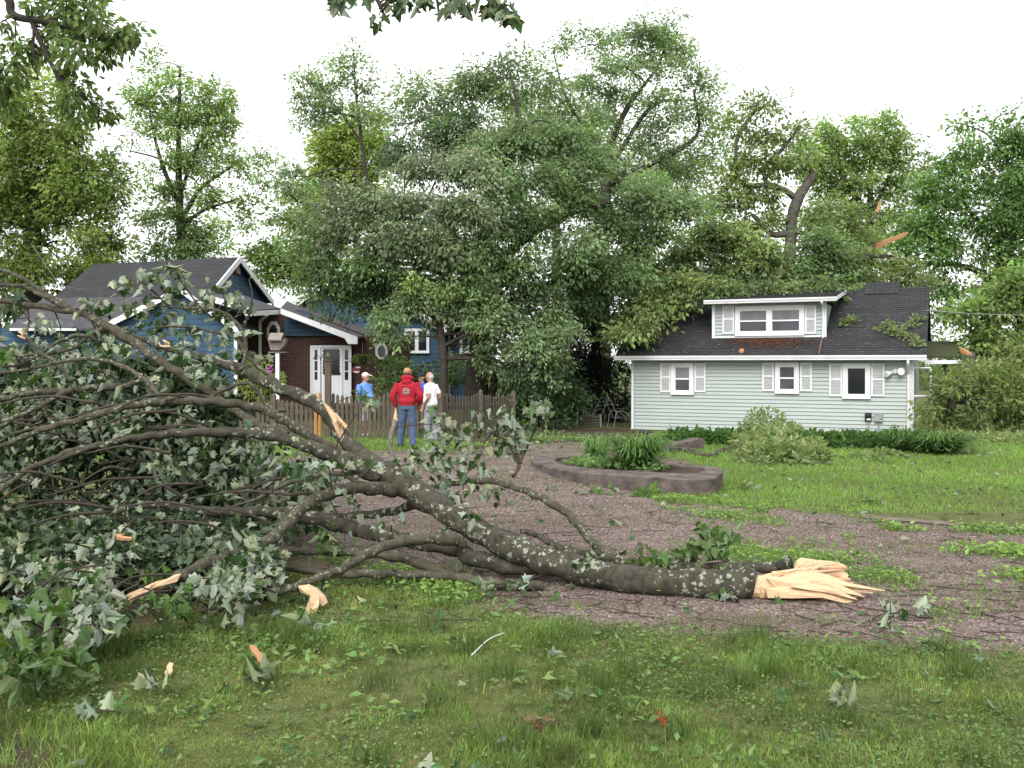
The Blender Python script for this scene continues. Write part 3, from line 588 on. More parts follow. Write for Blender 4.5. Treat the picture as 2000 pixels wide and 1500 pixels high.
torn('split_wood', [([(630, 784), (641, 795), (652, 806), (662, 820), (668, 836), (672, 852), (674, 866), (667, 864), (658, 848), (650, 828), (644, 812), (634, 794)], 7.8, .03), ([(655, 806), (668, 822), (680, 834), (678, 840), (668, 834), (656, 818)], 7.76, .015)], M['wood'], 'orange tear on the arching upper stem')
splinters('split_wood', [((772, 822, 7.8), (773, 798, 7.8), .02, .006)], ft, M['wood'])
torn('torn_slab', [([(1496, 1150), (1560, 1142), (1600, 1146), (1640, 1158), (1697, 1188), (1678, 1181), (1650, 1171), (1664, 1182), (1618, 1164), (1585, 1158), (1540, 1163), (1500, 1168)], 6.36, .03), ([(1498, 1130), (1555, 1126), (1590, 1122), (1630, 1136), (1690, 1166), (1668, 1160), (1638, 1149), (1656, 1165), (1610, 1148), (1570, 1143), (1515, 1150)], 6.4, .03),
    ([(1535, 1126), (1580, 1116), (1620, 1124), (1660, 1140), (1728, 1154), (1688, 1152), (1655, 1147), (1668, 1156), (1610, 1138), (1565, 1136)], 6.44, .03), ([(1545, 1146), (1590, 1140), (1632, 1150), (1676, 1172), (1650, 1164), (1655, 1170), (1610, 1156), (1575, 1152)], 6.34, .02)], M['wood'])
torn('split_wood', [([(352, 1122), (346, 1136), (320, 1144), (290, 1158), (262, 1168), (240, 1178), (236, 1170), (250, 1160), (275, 1150), (300, 1138), (325, 1132), (338, 1124)], 6.0, .02), ([(318, 1148), (280, 1166), (246, 1182), (214, 1196), (222, 1186), (250, 1172), (285, 1156)], 6.02, .012)], M['wood'], 'long pale split where the low branch snapped')
torn('split_wood', [([(582, 1146), (602, 1143), (620, 1152), (634, 1166), (639, 1178), (631, 1184), (622, 1172), (604, 1160), (586, 1156)], 6.1, .03), ([(606, 1162), (624, 1166), (622, 1184), (616, 1200), (607, 1212), (600, 1206), (595, 1212), (596, 1192), (602, 1176)], 6.02, .015)], M['wood'], 'white torn stub pointing down at the grass')
splinters('split_wood', [((46, 655, 7.7), (36, 648, 7.7), .02, .006), ((50, 660, 7.7), (34, 655, 7.7), .014, .003)], ft, M['wood'])
splinters('split_wood', [((330, 672, 8.36), (318, 664, 8.36), .016, .004), ((332, 676, 8.36), (310, 668, 8.36), .012, .003)], ft, M['wood'])
splinters('split_wood', [((225, 1046, 6.5), (258, 1052, 6.45), .025, .012), ((228, 1050, 6.5), (240, 1044, 6.5), .02, .01)], ft, M['wood_orange'])
# foliage of the fallen crown
POLY = np.array([(-40, 640), (60, 625), (160, 650), (250, 640), (330, 660), (420, 690), (470, 740), (520, 790), (470, 800), (560, 870), (640, 925), (650, 990), (600, 1030), (560, 1050), (520, 1080), (560, 1130),
                 (430, 1160), (340, 1180), (250, 1200), (170, 1250), (60, 1290), (-40, 1300)], float)
cl = []
def inpoly(p, poly): return sdist(np.array([p[0]]), np.array([p[1]]), poly)[0] > 0
while len(cl) < 400:
    p = np.array([np.random.uniform(-60, 660), np.random.uniform(620, 1340)])
    if not inpoly(p, POLY): continue
    if -20 < p[0] < 240 and 875 < p[1] < 1000 and random.random() < .92: continue
    if 200 < p[0] < 385 and abs(p[1]-(1172-(p[0]-238)*.42)) < 58: continue
    if p[0] < 175 and p[1] > 1130 and random.random() < .75: continue
    if 560 < p[0] < 660 and 1120 < p[1] < 1230: continue
    if p[1] < 770 and random.random() < .38: continue
    if p[0] > 330 and p[1] < 860 and random.random() < .6: continue
    Ymax = 1.46*F/max(p[1]-HOR, 10); Yh = min(10.2, Ymax); Yl = min(7.5, Yh*.9) if p[1] < 960 else Yh*.86
    cl.append((p[0], p[1], np.random.uniform(Yl, Yh), np.random.uniform(18, 40), np.random.randint(10, 22)))
def rowcl(lst, Y, n=14, jit=.25):
    for a, b, r in lst: cl.append((a, b, Y+np.random.uniform(-jit, jit), r, n))
rowcl([(1045, 800, 26), (1005, 815, 26), (965, 830, 28), (915, 830, 34), (865, 828, 34), (890, 868, 38), (945, 868, 34), (850, 868, 30), (800, 905, 28), (835, 918, 34), (785, 930, 26), (880, 920, 34), (952, 922, 34), (962, 960, 28), (905, 965, 20), (1000, 872, 22), (930, 895, 34), (1060, 790, 16), (870, 895, 30), (820, 885, 24), (1035, 835, 18), (985, 850, 26)], 7.9, 15)
rowcl([(230, 550, 20), (268, 548, 20), (305, 540, 20), (340, 525, 20), (352, 545, 18), (330, 568, 18), (290, 588, 24), (362, 596, 26), (400, 588, 26), (432, 568, 26), (455, 580, 22), (385, 640, 22), (300, 625, 24), (240, 600, 22), (205, 598, 18), (172, 592, 14), (330, 640, 22), (420, 600, 22), (440, 655, 18), (475, 600, 10), (350, 610, 24), (260, 650, 26)], 8.5, 13)
rowcl([(478, 645, 14), (470, 685, 14), (495, 700, 16), (440, 690, 14), (430, 745, 18), (485, 720, 12), (402, 660, 16), (445, 640, 12)], 8.4, 6)
rowcl([(640, 905, 18), (690, 965, 18), (700, 1000, 16), (765, 1015, 16), (600, 920, 22), (560, 905, 24), (665, 1060, 14), (720, 780, 10), (1130, 1090, 16), (1150, 1100, 12), (910, 1010, 14), (895, 1030, 12), (905, 1110, 14), (665, 915, 16), (735, 905, 12)], 7.0, 6, .2)
rowcl([(950, 1148, 14), (1015, 1142, 14), (590, 1180, 26), (615, 1190, 14), (510, 1120, 20), (1140, 1098, 16), (1430, 1180, 10), (1415, 1190, 12)], 6.35, 6, .1)
fres = []
for a, b, r, Y, n in [(60, 1240, 70, 5.6, 60), (130, 1180, 45, 5.9, 30), (30, 1300, 50, 5.3, 40), (110, 1280, 45, 5.3, 30), (240, 1190, 30, 5.9, 22), (215, 1205, 22, 5.9, 12), (330, 1175, 34, 6.05, 22), (360, 1160, 24, 6.1, 10), (310, 1120, 18, 6.2, 10), (20, 1180, 50, 6, 30),
                      (1430, 1040, 16, 6.9, 12), (1385, 1035, 18, 6.95, 14), (1345, 1080, 26, 6.9, 18), (1400, 1075, 24, 6.85, 20), (1370, 1055, 18, 6.9, 12), (1255, 1085, 22, 6.95, 14), (1440, 1120, 20, 6.5, 14), (1460, 1135, 12, 6.45, 5), (700, 770, 14, 8, 7), (1300, 1090, 16, 6.95, 8), (640, 1050, 22, 7, 14), (20, 690, 16, 7, 7), (80, 735, 14, 7, 6), (1085, 1190, 6, 6.4, 2)]:
    fres.append((a, b, min(Y, 1.38*F/(b-HOR)) if b > 1100 and a < 500 else Y, r, n))
ALLP = np.vstack([p for p, r in ALLB]); ALLR = np.concatenate([r for p, r in ALLB])
twm = MB()
def hang(mb, cl, size, under, tw=True):
    for a, b, Y, r, n in cl:
        c = P(a, b, Y); rm = r*Y/F
        if tw:
            d = np.linalg.norm(ALLP-c, axis=1)+np.random.exponential(.18, len(ALLP)); k = np.argmin(d+.0*ALLR); q = ALLP[k]
            if d[k] > .55: q = c+unit((q-c)[None])[0]*.3+np.random.normal(0, .12, 3)
            if d[k] > .05: twm.tube(spline([q, (q+c)/2+np.array([0, 0, .05*d[k]])+np.random.normal(0, .03, 3)*min(1, d[k]), c], 4), np.linspace(.007, .003, 9), 5)
        pos = c+np.random.normal(0, 1, (n, 3))*rm*np.array([.62, .62, .5]); gz = hz(pos[:, 0], pos[:, 1])
        pos[:, 2] = np.maximum(pos[:, 2], gz+.03)
        out = unit(pos-c)
        # petioles
        tip = out*.7+np.array([0, 0, -1.0])*np.random.uniform(.7, 1.9, (n, 1))+np.random.normal(0, .35, (n, 3))
        # undersides turned towards the viewer and the sky for most leaves
        view = np.array([0, -1., .5]); sgn = np.where(np.random.rand(n) < under, -1, 1)[:, None]
        nr = view*sgn+np.random.normal(0, .85, (n, 3))
        low = (pos[:, 2]-gz < .12); tip[low, 2] = np.abs(tip[low, 2])*.3
        scatter_maple(mb, pos, tip, nr, np.random.uniform(.06, .108, n)*size, tints(n, .6, 1.25, .12))
        for p, t in zip(pos[::2], unit(tip)[::2]): twm.tube([c+(p-c)*.35, p+.01*t], [.0018, .0012], 3, cap=False)
fo = MB(); hang(fo, cl, .9, .66); fo.build('foliage', M['leaf_near'], ft)
fo2 = MB(); hang(fo2, fres, .95, .25); fo2.build('fresh_foliage', M['leaf_fresh'], ft)['label'] = 'greener fresh leaves on the outer sprays'
# deep inner leaves that fill the heap, coloured dark to paint its shade
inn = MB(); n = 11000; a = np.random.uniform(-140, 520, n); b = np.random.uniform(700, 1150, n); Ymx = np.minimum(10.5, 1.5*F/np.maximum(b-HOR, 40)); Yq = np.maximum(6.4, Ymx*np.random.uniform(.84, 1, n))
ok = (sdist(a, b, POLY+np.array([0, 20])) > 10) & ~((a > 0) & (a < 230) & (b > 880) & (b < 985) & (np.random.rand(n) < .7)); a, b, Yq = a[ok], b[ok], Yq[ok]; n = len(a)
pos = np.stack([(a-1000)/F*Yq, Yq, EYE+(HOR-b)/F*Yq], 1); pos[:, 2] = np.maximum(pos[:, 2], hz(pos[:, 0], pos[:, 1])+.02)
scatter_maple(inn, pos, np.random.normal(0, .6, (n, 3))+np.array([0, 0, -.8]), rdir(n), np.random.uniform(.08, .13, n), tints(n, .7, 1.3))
inn.build('shade_dark_foliage', M['leaf_inner_shade'], ft)
twm.build('twigs', M['twig'], ft)

# ------------------------------------------------------------------ planter and its plants
ZT = .16
def onz(px, py, z):
    Y = (EYE-z)*F/(py-HOR); return np.array([(px-1000)/F*Y, Y, z])
outer = [onz(*p, ZT) for p in [(1062, 888), (1044, 893), (1037, 899), (1046, 906), (1092, 917), (1155, 925), (1250, 930), (1345, 937), (1396, 935), (1413, 921), (1407, 913), (1290, 904)]]
inner = [onz(*p, ZT) for p in [(1130, 890), (1095, 893), (1082, 897), (1090, 904), (1110, 909), (1165, 915), (1250, 919), (1335, 925), (1362, 924), (1378, 917), (1372, 914), (1290, 908)]]
pl = thing('planter_wall', 'low U shaped brown concrete planter wall with two grass clumps inside', 'planter', tuple(onz(1240, 930, 0)))
mb = MB()
def dens(q, m=6):
    q = np.array(q); return np.vstack([q[i]+(q[i+1]-q[i])*t for i in range(len(q)-1) for t in np.arange(m)/m]+[q[-1:]])
Od, Id = dens(outer), dens(inner); k = len(Od)
wv = lambda q: .012*(fbm(q[:, 0]*9, q[:, 1]*9, 33)-.5)
levels = []
for ring, z in ((Od, -.25), (Od, .02), (Od, ZT-.012), (Od*1, ZT), (Id, ZT), (Id, -.25)):
    q = ring.copy(); cen = (Od+Id)/2; q[:, 2] = z; 
    if z == ZT: q[:, :2] += (cen-q)[:, :2]*.04
    q[:, :2] += (np.random.rand(k, 2)-.5)*.008; q[:, 2] += wv(q)*.6*(z > 0)+(np.random.rand(k)-.5)*.005*(z > 0); levels.append(q)
V = np.vstack(levels); fs = [(l*k+i, l*k+i+1, (l+1)*k+i+1, (l+1)*k+i) for l in range(5) for i in range(k-1)]
fs += [tuple(l*k for l in range(6)), tuple(l*k+k-1 for l in range(5, -1, -1))]
mb.add(V, fs).build('concrete_wall', M['concrete'], pl)
so = MB(); ins = np.array(inner); cen = ins.mean(0); ring = dens(list(ins)+[ins[0]], 4)
rows_ = [cen+(ring-cen)*t for t in (1.08, .8, .5, .2)]; VV = np.vstack(rows_); VV[:, 2] = ZT-.07+.05*fbm(VV[:, 0]*5, VV[:, 1]*5, 6); nn = len(ring)
so.add(VV, [(l*nn+i, l*nn+i+1, (l+1)*nn+i+1, (l+1)*nn+i) for l in range(3) for i in range(nn-1)]+[tuple(range(3*nn, 4*nn-1))]).build('soil', M['soil'], pl, smooth=True)
wd = MB(); n = 1500; t_ = np.random.rand(n, 1)**.6; kk = np.random.randint(0, nn, n); pp = cen+(ring[kk]-cen)*t_*.95; pp[:, 2] = ZT-.02+np.random.rand(n)*.09
ok = fbm(pp[:, 0]*2.5, pp[:, 1]*2.5, 12) > .53; pp = pp[ok]; n = len(pp)
tp = rdir(n); tp[:, 2] = np.abs(tp[:, 2])*.6; scatter(wd, DIAM, pp, tp, np.random.normal(0, .5, (n, 3))+np.array([0, 0, 1]), np.random.uniform(.05, .11, n), tints(n, .9, 1.7)); wd.build('weeds', M['leaf_bright'], pl)
def arching(name, label, cat, c, r, h, n, mat, seed, tl=1., wid=.02, group=None):
    rs = np.random.RandomState(seed); o = thing(name, label, cat, tuple(c), group=group); mb = MB(); S = 8
    for _ in range(n):
        a = rs.uniform(0, 2*math.pi); l = r*rs.uniform(.35, 1.1); hh = h*rs.uniform(.3, 1.1); ww = wid*rs.uniform(.6, 1.3)
        d = np.array([math.cos(a), math.sin(a), 0]); s_ = np.array([-math.sin(a), math.cos(a), 0]); b0 = np.array(c)+d*rs.uniform(0, .35)*r+s_*rs.uniform(-.2, .2)*r
        V = []
        for k in range(S):
            t = k/(S-1); z = hh*(1.9*t-1.25*t*t*rs.uniform(.85, 1.15)) if k else 0; p = b0+d*l*t**1.25+np.array([0, 0, max(z, -.02)])
            wk = ww*(.5+1.2*t)*(1-t)**.5 if t < 1 else 0.0005; V += [p-s_*wk/2+np.array([0, 0, .15*wk]), p+s_*wk/2+np.array([0, 0, .15*wk])]
        mb.add(V, [(2*k, 2*k+1, 2*k+3, 2*k+2) for k in range(S-1)], np.ones((2*S, 3))*rs.uniform(.6, 1.35)*tl)
    mb.build('leaves', mat, o); return o
c1 = onz(1245, 917, ZT-.04); arching('ornamental_grass', 'large arching dark green grass clump in the middle of the planter', 'ornamental grass', c1, .52, .56, 620, M['leaf_blade'], 3, 1.25, .022)
c2 = onz(1165, 903, ZT-.04); arching('ornamental_grass', 'smaller upright paler grass clump at the left end of the planter', 'ornamental grass', c2, .30, .44, 260, M['leaf_blade'], 4, 1.6, .018)
# stub of retaining wall, edging, log
mb = MB(); A, B = onz(1289, 878, -.12), onz(1374, 862, -.02); dv = unit(B-A)[None][0]; sv = np.array([-dv[1], dv[0], 0])*.28
mb.prism([A+np.array([0, 0, -.35]), B+np.array([0, 0, -.5]), B+np.array([0, 0, .06]), A+np.array([0, 0, .03])], sv); tag(mb.build('retaining_wall', M['concrete']), 'broken stub of brown retaining wall between planter and cottage', 'wall')
mb = MB()
q = dens([G(1690, 1013), G(1850, 1026), G(2060, 1046)], 8); q[:, 2] = hz(q[:, 0], q[:, 1])+.012
mb.tube(q, .028, 4); tag(mb.build('timber_edging', M['edging']), 'long grey timber edging between side lawn and gravel drive', 'edging')
# bark chips and small litter that can be picked up
def chip(label, a, b, l, wd_, ang, mat, cat='wood chip'):
    c = G(a, b)+np.array([0, 0, .035]); mb = MB(); dx, dy = math.cos(ang), math.sin(ang); d = np.array([dx, dy, .25]); s_ = np.array([-dy, dx, .2])
    pts = [c-d*l/2-s_*wd_*.3, c-d*l/4+s_*wd_*-.6, c+d*l*.2-s_*wd_*.35, c+d*l/2-s_*wd_*.5, c+d*l*.55+s_*wd_*.2, c+d*l*.1+s_*wd_*.5, c-d*l*.2+s_*wd_*.35, c-d*l*.45+s_*wd_*.6]
    mb.prism(pts, (0, 0, .012)); tag(mb.build('wood_chip', mat), label, cat)
chip('curled orange bark chip lying in the front grass', 503, 1293, .17, .05, 2.2, M['wood_orange'])
chip('small tan bark chip low in the grass left of the orange chip', 331, 1322, .09, .03, 1.8, M['wood'])
mb = MB(); A, B = G(921, 1287), G(986, 1249); mb.tube(spline([A+[0, 0, .02], (A+B)/2+[0, .01, .05], B+[0, 0, .04]], 5), np.linspace(.004, .0025, 11), 6)
tag(mb.build('bare_stick', M['trim_dirty']), 'pale peeled stick lying on the front lawn', 'stick')
mb = MB(); c = G(1292, 1416); n = 14; pp = c+np.random.normal(0, .012, (n, 3))+np.array([0, 0, .02]); scatter(mb, DIAM, pp, rdir(n), rdir(n), .03, np.ones((n, 3)))
mred = simple('red_petal', (.5, .03, .02)); tag(mb.build('red_flower', mred), 'small crushed red flower lying in the front lawn', 'flower')
mb = MB(); c = G(1055, 1418)
for _ in range(70):
    a = np.random.uniform(0, 6.28); d = np.array([math.cos(a), math.sin(a), np.random.uniform(-.1, .35)])*np.random.uniform(.05, .11); p = c+np.random.normal(0, .025, 3)*[1, 1, .3]+[0, 0, .02]; mb.tube([p-d/2, p+d/2], .0018, 3)
tag(mb.build('dead_grass_clump', simple('dead_grass', (.2, .13, .07), (.1, .06, .035))), 'brown clump of dead grass in the front lawn', 'dead grass')
def sprig(label, a, b, r, n, mat, size=.09):
    c = G(a, b); o = thing('leafy_sprig', label, 'leafy sprig', tuple(c), group='torn leafy sprigs on the ground'); mb = MB(); rm = r*c[1]/F
    pos = c+np.random.normal(0, 1, (n, 3))*rm*np.array([.6, .5, .2])+np.array([0, 0, .05]); pos[:, 2] = np.maximum(pos[:, 2], hz(pos[:, 0], pos[:, 1])+.02)
    tip = unit(pos-c)+np.random.normal(0, .3, (n, 3)); nr = np.random.normal(0, .5, (n, 3))+np.array([0, -.3, 1.])*np.where(np.random.rand(n, 1) < .6, -1, 1)
    scatter_maple(mb, pos, tip, nr, size*np.random.uniform(.7, 1.2, n), tints(n, .8, 1.3)); mb.build('leaves', mat, o)
    t2 = MB(); e = c+np.array([rm, .03, .03]); t2.tube(spline([c-[rm, 0, -.03], c+[0, 0, .05], e], 4), np.linspace(.005, .002, 9), 5); t2.build('stem', M['twig'], o)
sprig('pale torn leaf sprig lying below the white torn stub', 600, 1235, 34, 9, M['leaf_near'])
sprig('silvery leaf bunch on the grass below the split low branch', 425, 1240, 40, 11, M['leaf_near'])
sprig('single large pale leaf pair on the grass under the orange chip', 492, 1340, 16, 4, M['leaf_near'], .12)
sprig('crumpled pale leaves left of the orange chip', 285, 1360, 26, 6, M['leaf_near'])
sprig('spread of pale leaves on dim grass at lower left', 200, 1410, 34, 7, M['leaf_near'])
sprig('torn leaf spray on gravel just below the splintered end', 1775, 1208, 36, 12, M['leaf_near'])
sprig('pale leaf bunch on gravel at the edge of the front lawn', 1730, 1245, 14, 4, M['leaf_near'])
sprig('white-backed leaf cluster in the front lawn at lower right', 1645, 1390, 26, 7, M['leaf_near'])
sprig('leaf spray on gravel against the foot of the planter', 1262, 968, 20, 16, M['leaf_bright'], .11)
sprig('green leaf spray on gravel left of the planter foot', 1172, 965, 22, 14, M['leaf_bright'], .09)
sprig('fresh green spray on bare dirt behind the planter', 1045, 866, 24, 20, M['leaf_bright'], .14)
sprig('fresh green spray on dirt left of the planter', 1075, 848, 18, 14, M['leaf_bright'], .14)
sprig('leafy litter patch at the planter right corner', 1445, 960, 30, 16, M['leaf_roof'], .1)
sprig('leafy litter spray in the middle of the side lawn', 1700, 985, 18, 8, M['leaf_roof'], .09)
# ------------------------------------------------------------------ mint cottage
TH = R(25); CT, ST = math.cos(TH), math.sin(TH)
dL = 33.5; CO = np.array([237/F*dL, dL, -.75]); CW = (780/F-237/F)*dL/(CT+780/F*ST)
ct = thing('mint_cottage', 'small mint green clapboard cottage with white shutters and a dormer in its dark roof', 'cottage', tuple(CO), -TH)
def lc(px, py, v0):
    a, b = (px-1000)/F, (HOR-py)/F
    t = (v0+CO[0]*ST+CO[1]*CT)/(a*ST+CT); p = np.array([a*t, t, EYE+b*t])-CO
    return p[0]*CT-p[1]*ST, p[2]
def clap(mb, u0, u1, z0, z1, y=0., ch=.125, axis='x', out=.036):
    n = int(math.ceil((z1-z0)/ch)); V = []; 
    for k in range(n):
        a, b = z0+k*ch, min(z0+(k+1)*ch, z1)
        V += [(u0, y-out, a), (u1, y-out, a), (u1, y-.004, b), (u0, y-.004, b)]
        if k: pass
    fs = [(4*k, 4*k+1, 4*k+2, 4*k+3) for k in range(n)]+[(4*k+3, 4*k+2, 4*k+5, 4*k+4) for k in range(n-1)]
    V = np.array(V)
    if axis == 'y':                                    # wall running along y, facing +x when out > 0
        V = np.stack([-V[:, 1], V[:, 0], V[:, 2]], 1)
    mb.add(V, fs)
WH = 2.44; DEP = 7.0; RY = 3.6; EZ = 2.52; SL = .6
mb = MB(); clap(mb, 0, CW, 0, WH); 
mb.prism([(0.02, .0, -.4), (CW-.02, .0, -.4), (CW-.02, .0, 0.0), (.02, .0, 0.0)], (0, .1, 0))
for x0, sg in ((.0, 1), (CW, -1)):
    mb.prism([(x0, .003, -.3), (x0, DEP, -.3), (x0, DEP, WH), (x0, RY, WH+SL*RY*.98), (x0, .003, WH)], (.1*sg, 0, 0))
mb.box((CW/2, DEP, WH/2), (CW-.22, .1, WH)); mb.build('wall', M['siding'], ct, local=True)
mb = MB(); mb.box((-.02, .03, WH/2-.1), (.1, .12, WH+.4)); mb.box((CW+.0, .03, WH/2-.1), (.15, .12, WH+.4)); mb.build('corner_trim', M['white'], ct, local=True)
def shed(mb, u0, u1, y0, z0, y1, z1, ch=.128, th=.016):
    n = int(round((y1-y0)/ch)); V = []
    for k in range(n):
        a, b = k/n, (k+1)/n
        for (t, dz) in ((a, th), (b, .0)): 
            for u in (u0, u1): V.append((u, y0+(y1-y0)*t, z0+(z1-z0)*t+dz))
    fs = [(4*k, 4*k+1, 4*k+3, 4*k+2) for k in range(n)]+[(4*k+2, 4*k+3, 4*k+5, 4*k+4) for k in range(n-1)]
    mb.add(np.array(V), fs)
OV = .45; U0, U1 = -OV-.1, CW+OV
mb = MB(); shed(mb, U0, U1, -.384, EZ+.06, RY, EZ+.06+SL*(RY+.384))
zr = EZ+.06+SL*(RY+.384); mb.prism([(U0+.01, -.38, EZ), (U0+.01, RY, zr-.06), (U0+.01, DEP+.4, EZ), (U0+.01, DEP+.4, EZ+.055), (U0+.01, RY, zr-.003), (U0+.01, -.38, EZ+.055)], (U1-U0-.02, 0, 0))
mb.build('roof', M['shingle'], ct, local=True)
a0, z0 = lc(1690, 567, RY); a1, z1 = lc(1756, 567, RY)
mb = MB(); shed(mb, a0, a1, RY-.45, zr-.24, RY+.1, zr+.22); mb.prism([(a0, RY-.44, zr-.3), (a0, RY+.3, zr-.3), (a0, RY+.3, zr+.2), (a0, RY+.1, zr+.2)], (a1-a0, 0, 0)); mb.build('roof_cricket', M['shingle'], ct, local=True)
def gutter(mb, u0, u1, y, z, h=.12, d=.12):
    prof = [(0, 0), (-d*.75, 0), (-d*.8, .3*h), (-d, .62*h), (-d, h), (-d*.88, h), (-d*.85, .7*h), (0, .7*h)]
    mb.prism([(u0, y+a, z+b) for a, b in prof], (u1-u0, 0, 0))
mb = MB(); gutter(mb, U0, U1, -.39, EZ-.09, .15); mb.box(((U0+U1)/2, -.18, EZ-.08), (U1-U0-.06, .40, .03)); mb.build('gutter', M['white'], ct, local=True)
def spout(name, u, yt, zt, zb, off=.0, par=ct):
    mb = MB(); mb.tube(spline([(u-off, yt, zt), (u-off, yt, zt-.12), (u, -.075, zt-.42), (u, -.075, zt-.6), (u, -.075, zb+.15), (u, -.075, zb+.05), (u, -.16, zb)], 4), .042, 8); return mb.build(name, M['white'], par, local=True)
spout('downspout', -.0, -.42, EZ-.09, -.0, .05); spout('downspout', CW-.08, -.42, EZ-.09, .0)
def sash_window(par, u0, u1, z0, z1, y=0., units=1, kind='hung', mats=('glass_blind', 'glass_screen'), fw=.1, sill=True):
    f = MB(); w_ = (u1-u0); D = .085; yc = y-D/2-.0
    f.box(((u0+u1)/2, yc, z1-fw/2), (w_, D, fw)); f.box(((u0+u1)/2, yc-.012, z0+fw/2), (w_+.02, D+.03, fw))
    zc, hh = (z0+z1)/2, z1-z0-2*fw; uw = (w_-fw)/units
    for k in range(units+1): f.box((u0+fw/2+k*uw, yc, zc), (fw, D, hh))
    root = f.build('window', M['white'], par, local=True)
    for k in range(units):
        a, b = u0+fw+k*uw, u0+k*uw+uw; zm = z0+fw+hh*.5
        s = MB()
        t = .035
        if kind == 'hung':
            for zz in (zm,): s.box(((a+b)/2, y-.055, zz), (b-a-.004, .05, .05))
        for zz in (z0+fw+t/2, z1-fw-t/2): s.box(((a+b)/2, y-.05, zz), (b-a-.004, .045, t))
        for uu in (a+t/2+.002, b-t/2-.002): s.box((uu, y-.05, zc), (t, .045, hh-2*t))
        s.build('sash', M['white'], root, local=True)
        if kind == 'hung':
            g = MB().box(((a+b)/2, y-.048, (zm+z1-fw)/2), (b-a-2*t+.01, .012, z1-fw-zm-.02)); g.build('upper_pane', M[mats[0]], root, local=True)
            g = MB().box(((a+b)/2, y-.044, (zm+z0+fw)/2), (b-a-2*t+.01, .012, zm-z0-fw-.02)); g.build('lower_pane', M[mats[1]], root, local=True)
        else:
            g = MB().box(((a+b)/2, y-.046, zc), (b-a-2*t+.01, .012, hh-2*t+.01)); g.build('pane', M['glass'], root, local=True)
    return root
def shutter(par, u0, u1, z0, z1, y=0.):
    s = MB(); w_, h_ = u1-u0, z1-z0; b = .05; yc = y-.045
    for uu in (u0+b/2, u1-b/2): s.box((uu, yc, (z0+z1)/2), (b, .04, h_))
    for zz in (z0+b/2, (z0+z1)/2+.02, z1-b/2): s.box(((u0+u1)/2, yc, zz), (w_-2*b, .038, b))
    n = int(h_/.045)
    for k in range(1, n): s.box(((u0+u1)/2, yc, z0+k*h_/n), (w_-2*b, .008, .05), tilt=(R(35), 0, 0))
    s.build('shutter', M['shutter'], par, local=True)
def rect(x0, y0, x1, y1, v=-.05):
    a, zt = lc(x0, y0, v); b, _ = lc(x1, y0, v); _, zb = lc((x0+x1)/2, y1, v); _, zt = lc((x0+x1)/2, y0, v); return a, b, zb, zt
for (w0, w1, wt, wb), sh, kd in (((1311, 1355, 709, 771), ((1289.5, 1310), (1356.5, 1378)), 'hung'), ((1514, 1560.5, 708, 769), ((1489, 1511.5), (1563, 1586)), 'hung'), ((1646, 1700, 710, 779), ((1619.5, 1645), (1701.5, 1727.5)), 'fixed')):
    a, b, zb, zt = rect(w0, wt, w1, wb); zt = min(zt, WH-.02)
    sash_window(ct, a, b, zb, zt, -.0, 1, kd, ('glass_blind' if w0 < 1400 else 'glass_screen', 'glass_screen'), .12)
    for s0, s1 in sh:
        a, b, zb, zt = rect(s0, wt+.5, s1, wb-5); shutter(ct, a, b, zb, min(zt, WH-.02))
# dormer
def roofy(px, py):                                     # point on the front roof plane
    lo, hi = -.4, 3.6
    for _ in range(40):
        m_ = (lo+hi)/2; u, z = lc(px, py, m_)
        if z > EZ+.06+SL*(m_+.384): lo = m_
        else: hi = m_
    return lc(px, py, lo)[0], lo
_, dy = roofy(1500, 659); d0, zb = lc(1393, 657, dy); d1, _ = lc(1610, 657, dy); _, zt = lc(1500, 590, dy); zb = EZ+.06+SL*(dy+.384)-.03
dl = (zt-zb)/SL
mb = MB(); clap(mb, d0, d1, zb, zt, dy)
mb.prism([(d0, dy+.002, zb-.1), (d0, dy+dl+.2, zt), (d0, dy+.002, zt)], (.05, 0, 0))
n_ = int((zt-zb)/.125)                                  # clapboards on the right cheek
for k in range(n_):
    za, zc = zb+.02+k*.125, zb+.02+(k+1)*.125; ye = dy+(za-zb)/SL
    mb.prism([(d1, dy+.002, za), (d1, ye+.05, za), (d1, ye+.25, zc-.002), (d1, dy+.002, zc-.002)], (.022*(1-.0), 0, 0))
dm_ = mb.build('dormer', M['siding'], ct, local=True)
f = MB(); f.box((d0+.02, dy-.02, (zb+zt)/2+.02), (.1, .07, zt-zb)); f.box((d1-.0, dy-.02, (zb+zt)/2+.02), (.14, .07, zt-zb)); f.box(((d0+d1)/2, dy-.03, zb+.05), (d1-d0-.16, .06, .05)); f.build('dormer_trim', M['white'], dm_, local=True)
e0, ez = lc(1376, 592, dy-.35); e1, _ = lc(1634, 592, dy-.35); ez = zt-.02
mb = MB(); shed(mb, e0, e1, dy-.384, ez+.11, RY-.05, zr+.02); mb.prism([(e0+.01, dy-.37, ez+.02), (e0+.01, RY-.1, zr-.07), (e0+.01, RY-.1, zr-.02), (e0+.01, dy-.37, ez+.105)], (e1-e0-.02, 0, 0)); mb.build('dormer_roof', M['shingle'], dm_, local=True)
mb = MB(); gutter(mb, e0, e1, dy-.388, ez-.02, .13); mb.box(((e0+e1)/2, dy-.18, ez-.008), (e1-e0-.06, .38, .025)); mb.prism([(e1-.01, dy-.37, ez-.0), (e1-.01, RY-.2, zr-.16), (e1-.01, RY-.2, zr-.02), (e1-.01, dy-.37, ez+.12)], (.025, 0, 0)); mb.build('dormer_gutter', M['white'], dm_, local=True)
